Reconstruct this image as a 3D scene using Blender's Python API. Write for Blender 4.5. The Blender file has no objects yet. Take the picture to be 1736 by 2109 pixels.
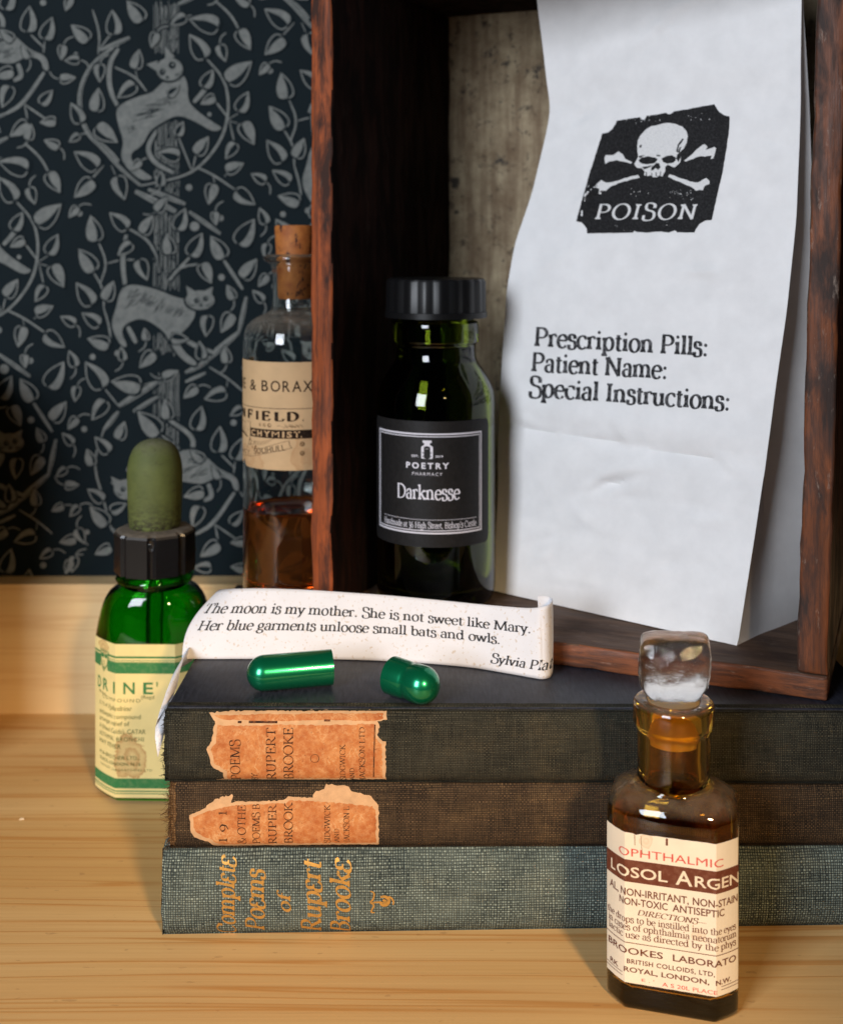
import bpy, bmesh, math, random
from mathutils import Vector, Matrix, noise
from mathutils.geometry import tessellate_polygon
random.seed(7)
scene = bpy.context.scene
COL = scene.collection
CM = 0.01
R = math.radians

# ------------------------------------------------------------------ camera
PITCH = R(0.0); CAM_Z = 19.9; FPX = 2500.0; PCX = 868.0; PCY = 497.0
cam_data = bpy.data.cameras.new('camera'); cam = bpy.data.objects.new('camera', cam_data)
COL.objects.link(cam); scene.camera = cam
cam.location = (0, 0, CAM_Z * CM); cam.rotation_euler = (math.pi / 2 - PITCH, 0, 0)
cam_data.sensor_fit = 'HORIZONTAL'; cam_data.sensor_width = 24.0
cam_data.lens = 24.0 * FPX / 1736.0
cam_data.shift_y = -(1054.5 - PCY) / 1736.0
cam_data.clip_start = 0.01; cam_data.clip_end = 20.0
cam_data.dof.use_dof = True; cam_data.dof.focus_distance = 0.345; cam_data.dof.aperture_fstop = 12.0

# ------------------------------------------------------------------ light
world = bpy.data.worlds.new('World'); scene.world = world; world.use_nodes = True
wb = world.node_tree.nodes['Background']
wb.inputs['Color'].default_value = (0.62, 0.78, 1.0, 1); wb.inputs['Strength'].default_value = 0.006

def area(name, loc, aim, sx, sy, power, color):
    d = bpy.data.lights.new(name, 'AREA'); d.shape = 'RECTANGLE'; d.size = sx * CM; d.size_y = sy * CM
    d.energy = power; d.color = color
    o = bpy.data.objects.new(name, d); COL.objects.link(o)
    o.location = Vector(loc) * CM
    o.rotation_euler = (Vector(aim) - Vector(loc)).to_track_quat('-Z', 'Y').to_euler()
    return o
area('window_light', (-60, -58, 50), (2, 42, 14), 38, 56, 14.0, (0.87, 0.92, 1.0))
ld = bpy.data.lights.new('lamp_light', 'SPOT'); ld.energy = 31.0; ld.color = (1.0, 0.67, 0.35); ld.spot_size = R(20); ld.spot_blend = .75; ld.shadow_soft_size = .045
lo = bpy.data.objects.new('lamp_light', ld); COL.objects.link(lo); lo.location = Vector((27, -46, 46)) * CM
lo.rotation_euler = (Vector((-4, 36, -3)) - Vector((27, -46, 46))).to_track_quat('-Z', 'Y').to_euler()

vs = scene.view_settings
scene.display_settings.display_device = 'sRGB'
vs.view_transform = 'Standard'; vs.look = 'None'; vs.exposure = 0.0; vs.gamma = 1.0; vs.use_curve_mapping = False
scene.cycles.max_bounces = 16; scene.cycles.transmission_bounces = 14; scene.cycles.glossy_bounces = 6
scene.cycles.use_denoising = True

# ------------------------------------------------------------------ geometry of the view (cm)
_c, _s = math.cos(PITCH), math.sin(PITCH)
def ray(px, py):
    u = (px - PCX) / FPX; v = (PCY - py) / FPX
    return Vector((u, _c + v * _s, -_s + v * _c))
def at(px, py, Y):                                   # the point Y cm away that the photo shows there
    d = ray(px, py); t = Y / d.y
    return Vector((d.x * t, Y, CAM_Z + d.z * t))
def on(px, py, z):                                   # the point on the level z
    d = ray(px, py); t = (z - CAM_Z) / d.z
    return Vector((d.x * t, d.y * t, z))
def proj(p):
    q = Vector(p) - Vector((0, 0, CAM_Z))
    f = q.y * _c - q.z * _s; v = q.y * _s + q.z * _c
    return PCX + FPX * q.x / f, PCY - FPX * v / f

# ------------------------------------------------------------------ object helpers (all input in cm)
def link_mesh(name, me, mats, parent=None, smooth=False):
    o = bpy.data.objects.new(name, me); COL.objects.link(o)
    for m in (mats if isinstance(mats, (list, tuple)) else [mats]): me.materials.append(m)
    if smooth:
        me.polygons.foreach_set('use_smooth', [True] * len(me.polygons))
    if parent is not None: o.parent = parent
    return o
class MB:
    def __init__(self): self.v = []; self.f = []; self.m = []
    def add(self, vs, fs, mi=0):
        b = len(self.v); self.v += [tuple(p) for p in vs]
        for f in fs: self.f.append(tuple(b + i for i in f)); self.m.append(mi)
    def build(self, name, mats, parent=None, smooth=False, sharp=None, merge=0.0, recalc=False):
        me = bpy.data.meshes.new(name)
        me.from_pydata([(x * CM, y * CM, z * CM) for x, y, z in self.v], [], self.f)
        me.polygons.foreach_set('material_index', self.m)
        if merge or recalc:
            bm = bmesh.new(); bm.from_mesh(me)
            if merge: bmesh.ops.remove_doubles(bm, verts=bm.verts, dist=merge * CM)
            if recalc: bmesh.ops.recalc_face_normals(bm, faces=bm.faces)
            bm.to_mesh(me); bm.free()
        o = link_mesh(name, me, mats, parent, smooth)
        if sharp is not None: me.set_sharp_from_angle(angle=R(sharp))
        return o
def empty(name, loc, rz=0.0):
    o = bpy.data.objects.new(name, None); COL.objects.link(o); o.empty_display_size = 0.02
    o.location = Vector(loc) * CM; o.rotation_euler = (0, 0, rz); return o
def tag(o, label=None, cat=None, group=None, kind=None):
    if label: o['label'] = label
    if cat: o['category'] = cat
    if group: o['group'] = group
    if kind: o['kind'] = kind
    return o
def lathe(prof, n=64, cx=0, cy=0):                   # prof [(r, z)] -> verts, faces
    vs = []; fs = []; k = len(prof)
    for i in range(n):
        a = 2 * math.pi * i / n
        for r, z in prof: vs.append((cx + r * math.cos(a), cy + r * math.sin(a), z))
    for i in range(n):
        j = (i + 1) % n
        for q in range(k - 1): fs.append((i * k + q, j * k + q, j * k + q + 1, i * k + q + 1))
    return vs, fs
def lathe_obj(name, prof, mat, parent, n=64, sharp=40, cx=0, cy=0):
    m = MB(); m.add(*lathe(prof, n, cx, cy)); return m.build(name, mat, parent, True, sharp, merge=1e-4, recalc=True)
def smooth_prof(pts, it=2):                          # corner cutting of an open profile
    for _ in range(it):
        q = [pts[0]]
        for a, b in zip(pts[:-1], pts[1:]):
            q.append(tuple(a[i] * .75 + b[i] * .25 for i in range(len(a)))); q.append(tuple(a[i] * .25 + b[i] * .75 for i in range(len(a))))
        q.append(pts[-1]); pts = q
    return pts
def rrect(hx, hy, r, k=6, cham=0.0, side=4):         # rounded or chamfered rectangle, first point at the middle of the front
    pts = []
    cs = [(hx - r, -hy + r, -90), (hx - r, hy - r, 0), (-hx + r, hy - r, 90), (-hx + r, -hy + r, 180)]
    for cx, cy, a0 in cs:
        p0 = (cx + r * math.cos(R(a0)), cy + r * math.sin(R(a0))); p1 = (cx + r * math.cos(R(a0 + 90)), cy + r * math.sin(R(a0 + 90)))
        for i in range(k + 1):
            a = R(a0 + 90 * i / k); f = i / k
            x, y = cx + r * math.cos(a), cy + r * math.sin(a)
            lx, ly = p0[0] + (p1[0] - p0[0]) * f, p0[1] + (p1[1] - p0[1]) * f
            pts.append((x + (lx - x) * cham, y + (ly - y) * cham))
    return pts
def loft(rings, close_start=True, close_end=True):   # rings [[(x,y,z)...]]
    n = len(rings[0]); vs = [p for r in rings for p in r]; fs = []
    for i in range(len(rings) - 1):
        for j in range(n):
            q = (j + 1) % n
            fs.append((i * n + j, i * n + q, (i + 1) * n + q, (i + 1) * n + j))
    if close_start: fs.append(tuple(range(n))[::-1])
    if close_end: fs.append(tuple((len(rings) - 1) * n + j for j in range(n)))
    return vs, fs
def box_vs(x0, x1, y0, y1, z0, z1):
    return [(x0, y0, z0), (x1, y0, z0), (x1, y1, z0), (x0, y1, z0), (x0, y0, z1), (x1, y0, z1), (x1, y1, z1), (x0, y1, z1)], \
        [(0, 3, 2, 1), (4, 5, 6, 7), (0, 1, 5, 4), (1, 2, 6, 5), (2, 3, 7, 6), (3, 0, 4, 7)]
def board(name, x0, x1, y0, y1, z0, z1, mat, parent, bev=0.06, seg=2, cuts=10, warp=0.0, seed=0):
    """a wooden board with worn, slightly wavy bevelled edges"""
    me = bpy.data.meshes.new(name); bm = bmesh.new()
    v, f = box_vs(x0, x1, y0, y1, z0, z1); bv = [bm.verts.new(Vector(p)) for p in v]
    for q in f: bm.faces.new([bv[i] for i in q])
    dims = [x1 - x0, y1 - y0, z1 - z0]; ax = dims.index(max(dims))
    if cuts:
        es = [e for e in bm.edges if abs((e.verts[0].co - e.verts[1].co)[ax]) > dims[ax] * .9]
        bmesh.ops.subdivide_edges(bm, edges=es, cuts=cuts, use_grid_fill=True)
    es = [e for e in bm.edges if len(e.link_faces) == 2 and e.calc_face_angle() > 0.5]
    bmesh.ops.bevel(bm, geom=es, offset=bev, segments=seg, affect='EDGES', profile=0.5)
    for q in bm.verts:
        if warp:
            q.co += noise.noise_vector(q.co * .55 + Vector((seed * 7.3, 0, 0))) * warp
            q.co += noise.noise_vector(q.co * 2.1 + Vector((seed * 3.3, 5, 0))) * warp * .6
            q.co += noise.noise_vector(q.co * 5.3 + Vector((seed * 1.3, 2, 9))) * warp * .45
    bmesh.ops.scale(bm, verts=bm.verts, vec=(CM, CM, CM))
    bm.to_mesh(me); bm.free()
    o = link_mesh(name, me, mat, parent, True); me.set_sharp_from_angle(angle=R(35)); return o

# ------------------------------------------------------------------ materials
def new_mat(name):
    m = bpy.data.materials.new(name); m.use_nodes = True; nt = m.node_tree
    b = nt.nodes['Principled BSDF']; return m, nt, b
class NB:
    """small node builder; coordinates are in cm"""
    def __init__(self, name):
        self.m, self.nt, self.b = new_mat(name); self.co = None
    def n(self, t, **kw):
        q = self.nt.nodes.new(t)
        for k, v in kw.items(): setattr(q, k, v)
        return q
    def l(self, a, b): self.nt.links.new(a, b)
    def coord(self, scale=(1, 1, 1), rot=(0, 0, 0), loc=(0, 0, 0)):
        if self.co is None: self.co = self.n('ShaderNodeTexCoord')
        mp = self.n('ShaderNodeMapping')
        mp.inputs['Scale'].default_value = [s * 100 for s in scale]; mp.inputs['Rotation'].default_value = rot; mp.inputs['Location'].default_value = loc
        self.l(self.co.outputs['Object'], mp.inputs['Vector']); return mp.outputs[0]
    def noise(self, vec, scale=1, detail=4, rough=.55, dist=0.0):
        q = self.n('ShaderNodeTexNoise'); q.inputs['Scale'].default_value = scale; q.inputs['Detail'].default_value = detail
        q.inputs['Roughness'].default_value = rough; q.inputs['Distortion'].default_value = dist
        self.l(vec, q.inputs['Vector']); return q.outputs['Fac']
    def wave(self, vec, scale=1, dist=0, detail=2, dscale=1, direction='X', prof='SIN'):
        q = self.n('ShaderNodeTexWave', bands_direction=direction, wave_profile=prof); q.inputs['Scale'].default_value = scale
        q.inputs['Distortion'].default_value = dist; q.inputs['Detail'].default_value = detail; q.inputs['Detail Scale'].default_value = dscale
        self.l(vec, q.inputs['Vector']); return q.outputs['Fac']
    def ramp(self, fac, stops, interp='LINEAR'):
        q = self.n('ShaderNodeValToRGB'); q.color_ramp.interpolation = interp; e = q.color_ramp.elements
        while len(e) < len(stops): e.new(.5)
        for el, (p, c) in zip(e, stops):
            el.position = p; el.color = (c, c, c, 1) if isinstance(c, (int, float)) else (*c, 1)
        self.l(fac, q.inputs[0]); return q.outputs[0]
    def mix(self, fac, a, b, mode='MIX'):
        q = self.n('ShaderNodeMix', data_type='RGBA', blend_type=mode)
        for s, v in ((q.inputs['Factor'], fac), (q.inputs['A'], a), (q.inputs['B'], b)):
            if isinstance(v, (int, float)) : s.default_value = v
            elif isinstance(v, tuple): s.default_value = (*v, 1)
            else: self.l(v, s)
        return q.outputs['Result']
    def math(self, op, a, b=None, c=None):
        q = self.n('ShaderNodeMath', operation=op)
        for i, v in enumerate((a, b, c)):
            if v is None: continue
            if isinstance(v, (int, float)): q.inputs[i].default_value = v
            else: self.l(v, q.inputs[i])
        return q.outputs[0]
    def set(self, name, v):
        s = self.b.inputs[name]
        if isinstance(v, (int, float)): s.default_value = v
        elif isinstance(v, tuple): s.default_value = (*v, 1) if len(v) == 3 else v
        else: self.l(v, s)
    def bump(self, h, strength=.3, dist=.02):
        q = self.n('ShaderNodeBump'); q.inputs['Strength'].default_value = strength; q.inputs['Distance'].default_value = dist * CM
        self.l(h, q.inputs['Height']); self.l(q.outputs[0], self.b.inputs['Normal'])
def plain(name, col, rough=.5, **kw):
    b = NB(name); b.set('Base Color', col); b.set('Roughness', rough)
    for k, v in kw.items(): b.set(k, v)
    return b.m
def ink(name, col, worn=0.35, paper=None, rough=.7, scale=16):
    """printing ink that has rubbed thin in places (paper = colour under it)"""
    b = NB(name); v = b.coord(); f = b.ramp(b.noise(v, scale, 3, .6), [(0.30, 1.0), (0.55, 0.0)])
    under = paper or tuple(min(1, c * 1.6 + .04) for c in col)
    b.set('Base Color', b.mix(b.math('MULTIPLY', f, worn), col, under)); b.set('Roughness', rough); b.set('Specular IOR Level', .12); return b.m
def glass(name, col, rough=.02, ior=1.5, dust=0.0, dust_col=(.30, .25, .19), bump=0.0):
    b = NB(name); b.set('Base Color', col); b.set('Roughness', rough); b.set('IOR', ior); b.set('Transmission Weight', 1.0)
    v = b.coord()
    if bump: b.bump(b.noise(v, 1.3, 2, .5), bump, .12)
    if dust:
        out = b.nt.nodes['Material Output']; d = b.n('ShaderNodeBsdfDiffuse'); d.inputs['Color'].default_value = (*dust_col, 1)
        g = b.n('ShaderNodeNewGeometry'); sx = b.n('ShaderNodeSeparateXYZ'); b.l(g.outputs['Normal'], sx.inputs[0])
        up = b.ramp(sx.outputs['Z'], [(0.25, 0.0), (0.85, 1.0)])
        nz = b.ramp(b.noise(v, 2.2, 6, .72), [(0.34, 0.30), (0.66, 1.0)])
        spots = b.ramp(b.noise(v, 14, 4, .7), [(0.62, 0.0), (0.74, 0.25)])
        f = b.math('ADD', b.math('MULTIPLY', b.math('MULTIPLY', up, nz), dust), b.math('MULTIPLY', spots, dust * .35))
        mx = b.n('ShaderNodeMixShader'); b.l(f, mx.inputs[0]); b.l(b.b.outputs[0], mx.inputs[1]); b.l(d.outputs[0], mx.inputs[2]); b.l(mx.outputs[0], out.inputs['Surface'])
    return b.m
def pine(name='pine_wood', pale=0.0):
    b = NB(name); sc = b.n('ShaderNodeCombineXYZ'); warp = b.n('ShaderNodeVectorMath', operation='ADD')
    b.l(b.math('MULTIPLY', b.noise(b.coord((.03, .09, .09)), 1.0, 2, .5), 1.6), sc.inputs['Y'])
    b.l(b.coord((.018, 1, 1)), warp.inputs[0]); b.l(sc.outputs[0], warp.inputs[1])
    ring = b.noise(warp.outputs[0], 1.25, 2, .5); ring2 = b.noise(warp.outputs[0], 3.4, 2, .5)
    fine = b.noise(b.coord((.05, 9, 9)), 1.0, 5, .7); pore = b.noise(b.coord((.25, 16, 16), loc=(2, 5, 7)), 1.0, 3, .6); tone = b.noise(b.coord((.02, .22, .22)), 1.0, 2, .5)
    late = b.ramp(ring, [(0.40, 0.0), (0.515, .20), (0.548, 1.0), (0.556, 1.0), (0.572, .10), (0.70, 0.0)])
    late2 = b.ramp(ring2, [(0.50, 0.0), (0.555, .8), (0.562, .8), (0.58, 0.0)])
    c = b.mix(b.ramp(tone, [(.3, 0.), (.7, 1.)]), (.62, .375, .138), (.74, .505, .232))
    c = b.mix(b.math('MULTIPLY', late2, .26), c, (.56, .30, .095)); c = b.mix(b.math('MULTIPLY', late, .80), c, (.52, .24, .06))
    c = b.mix(b.math('MULTIPLY', b.ramp(fine, [(0.42, 0.0), (0.66, 1.0)]), .24), c, (.46, .25, .085))
    c = b.mix(b.math('MULTIPLY', b.ramp(pore, [(0.62, 0.0), (0.72, 1.0)]), .35), c, (.34, .18, .06))
    speck = b.ramp(b.noise(b.coord((.9, 2.2, 2.2), loc=(3, 8, 1)), 2.2, 2, .5), [(0.70, 0.0), (0.74, 1.0)])
    c = b.mix(b.math('MULTIPLY', speck, .3), c, (.25, .11, .04))
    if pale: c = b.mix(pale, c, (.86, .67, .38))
    b.set('Base Color', c); b.set('Roughness', b.ramp(fine, [(0.3, .40), (0.7, .58)])); b.set('Specular IOR Level', .35)
    b.bump(b.math('ADD', fine, b.math('MULTIPLY', late, .6)), .35, .012); return b.m
def old_wood(name, red, dark, axis='Z', amount=.5, rough=.45, grain=.25):
    """stained old crate wood, its finish worn through to dark and pale patches"""
    s = {'Z': (1, 1, .16), 'X': (.16, 1, 1), 'Y': (1, .16, 1)}[axis]; f = {'Z': (5, 5, .35), 'X': (.35, 5, 5), 'Y': (5, .35, 5)}[axis]
    p = {'Z': (1.1, 1.1, .30), 'X': (.30, 1.1, 1.1), 'Y': (1.1, .30, 1.1)}[axis]
    b = NB(name); fine = b.noise(b.coord(f), 1.0, 6, .7); mid = b.noise(b.coord(s), 1.6, 4, .6); patch = b.noise(b.coord(p), 1.0, 6, .62, .3)
    c = b.mix(b.ramp(mid, [(0.35, 0.0), (0.65, 1.0)]), red, tuple(x * .55 for x in red))
    c = b.mix(b.math('MULTIPLY', b.ramp(fine, [(0.45, 0.0), (0.60, 1.0)]), .7), c, dark)
    c = b.mix(b.ramp(patch, [(amount - .09, 1.0), (amount - .02, 0.5), (amount + .03, 0.0)]), c, dark)
    pale = b.ramp(b.noise(b.coord(p, loc=(4, 2, 9)), 2.6, 6, .72), [(0.60, 0.0), (0.70, 1.0)])
    c = b.mix(b.math('MULTIPLY', pale, grain), c, (.42, .33, .27))
    b.set('Base Color', c); b.set('Roughness', b.ramp(patch, [(0.4, rough + .2), (0.6, rough)])); b.set('Specular IOR Level', .22)
    b.bump(b.math('ADD', fine, b.math('MULTIPLY', patch, 1.6)), .6, .03); return b.m
def paper(name, col, fleck=None, mottle=.06, rough=.8, bump=.2, bscale=1.2, stains=(), stain_col=(.30, .12, .04), stain_amt=.6):
    b = NB(name); v = b.coord(); a = b.noise(v, bscale, 4, .6); c = b.mix(b.ramp(a, [(0.3, 0.0), (0.7, 1.0)]), tuple(x * (1 - mottle) for x in col), col)
    if fleck:
        f1 = b.ramp(b.noise(b.coord((1, 1, 1), (0.4, .7, .3)), 9, 3, .6), [(0.615, 0.0), (0.66, 1.0)])
        c = b.mix(b.math('MULTIPLY', f1, .55), c, fleck)
    for i, (x, y, z, rx, rz) in enumerate(stains):
        mp = b.n('ShaderNodeMapping'); mp.inputs['Location'].default_value = (-x / rx, 0, -z / rz); mp.inputs['Scale'].default_value = (100 / rx, 0, 100 / rz)
        b.coord(); b.l(b.co.outputs['Object'], mp.inputs['Vector']); ln = b.n('ShaderNodeVectorMath', operation='LENGTH'); b.l(mp.outputs[0], ln.inputs[0])
        rad = b.math('ADD', ln.outputs['Value'], b.math('MULTIPLY', b.math('SUBTRACT', b.noise(v, 1.9 + i, 5, .65), .5), 1.5))
        c = b.mix(b.math('MULTIPLY', b.ramp(rad, [(0.0, .35), (0.35, .9), (0.5, .35), (0.80, .6), (0.93, 1.0), (1.02, 0.0)]), stain_amt), c, stain_col)
    b.set('Base Color', c); b.set('Roughness', rough); b.set('Specular IOR Level', .25); b.bump(b.noise(v, 9, 4, .6), bump, .01); return b.m
def cloth(name, c0, c1, thread=.05, worn=None, worn_amt=.5, rough=.85, slub=.5, bump=.8):
    """woven book cloth: threads over and under each other, uneven in thickness and tone"""
    b = NB(name); v = b.coord(); k = math.pi / thread; sp = b.n('ShaderNodeSeparateXYZ'); b.l(v, sp.inputs[0])
    px = b.math('MULTIPLY', b.math('SUBTRACT', b.noise(b.coord((2.5, 1, .35)), 1.0, 4, .65), .5), 7.0)
    pz = b.math('MULTIPLY', b.math('SUBTRACT', b.noise(b.coord((.35, 1, 2.5), loc=(7, 3, 1)), 1.0, 4, .65), .5), 7.0)
    sx = b.math('SINE', b.math('MULTIPLY_ADD', sp.outputs['X'], k, px)); sz = b.math('SINE', b.math('MULTIPLY_ADD', sp.outputs['Z'], k, pz))
    over = b.math('GREATER_THAN', b.math('MULTIPLY', sx, sz), 0.0)
    ax = b.math('ABSOLUTE', sx); az = b.math('ABSOLUTE', sz)
    weft = b.math('MULTIPLY', az, b.math('POWER', ax, .35)); warp = b.math('MULTIPLY', ax, b.math('POWER', az, .35))
    tw = b.ramp(b.noise(b.coord((.8, 4, 10)), 1.5, 3, .7), [(.32, .25), (.68, 1.)]); tp = b.ramp(b.noise(b.coord((10, 4, .8), loc=(3, 5, 9)), 1.5, 3, .7), [(.32, .15), (.68, .85)])
    fx = b.n('ShaderNodeMix'); b.l(over, fx.inputs[0]); b.l(b.math('MULTIPLY', warp, tp), fx.inputs[2]); b.l(b.math('MULTIPLY', weft, tw), fx.inputs[3])
    hh = b.n('ShaderNodeMix'); b.l(over, hh.inputs[0]); b.l(warp, hh.inputs[2]); b.l(weft, hh.inputs[3])
    c = b.mix(b.math('POWER', fx.outputs[0], 1.6), c0, c1)
    patch = b.ramp(b.noise(b.coord((.5, 1, .9)), .8, 5, .65), [(.38, 0.), (.66, 1.)]); c = b.mix(b.math('MULTIPLY', patch, slub), c, tuple(x * .45 for x in c1))
    if worn:
        wp = b.ramp(b.noise(b.coord((.7, 1, 1)), 1.1, 6, .7), [(0.50, 0.0), (0.68, 1.0)])
        c = b.mix(b.math('MULTIPLY', b.math('MULTIPLY', wp, fx.outputs[0]), worn_amt), c, worn)
    b.set('Base Color', c); b.set('Roughness', rough); b.set('Specular IOR Level', .25); b.bump(hh.outputs[0], bump, .02); return b.m
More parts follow.
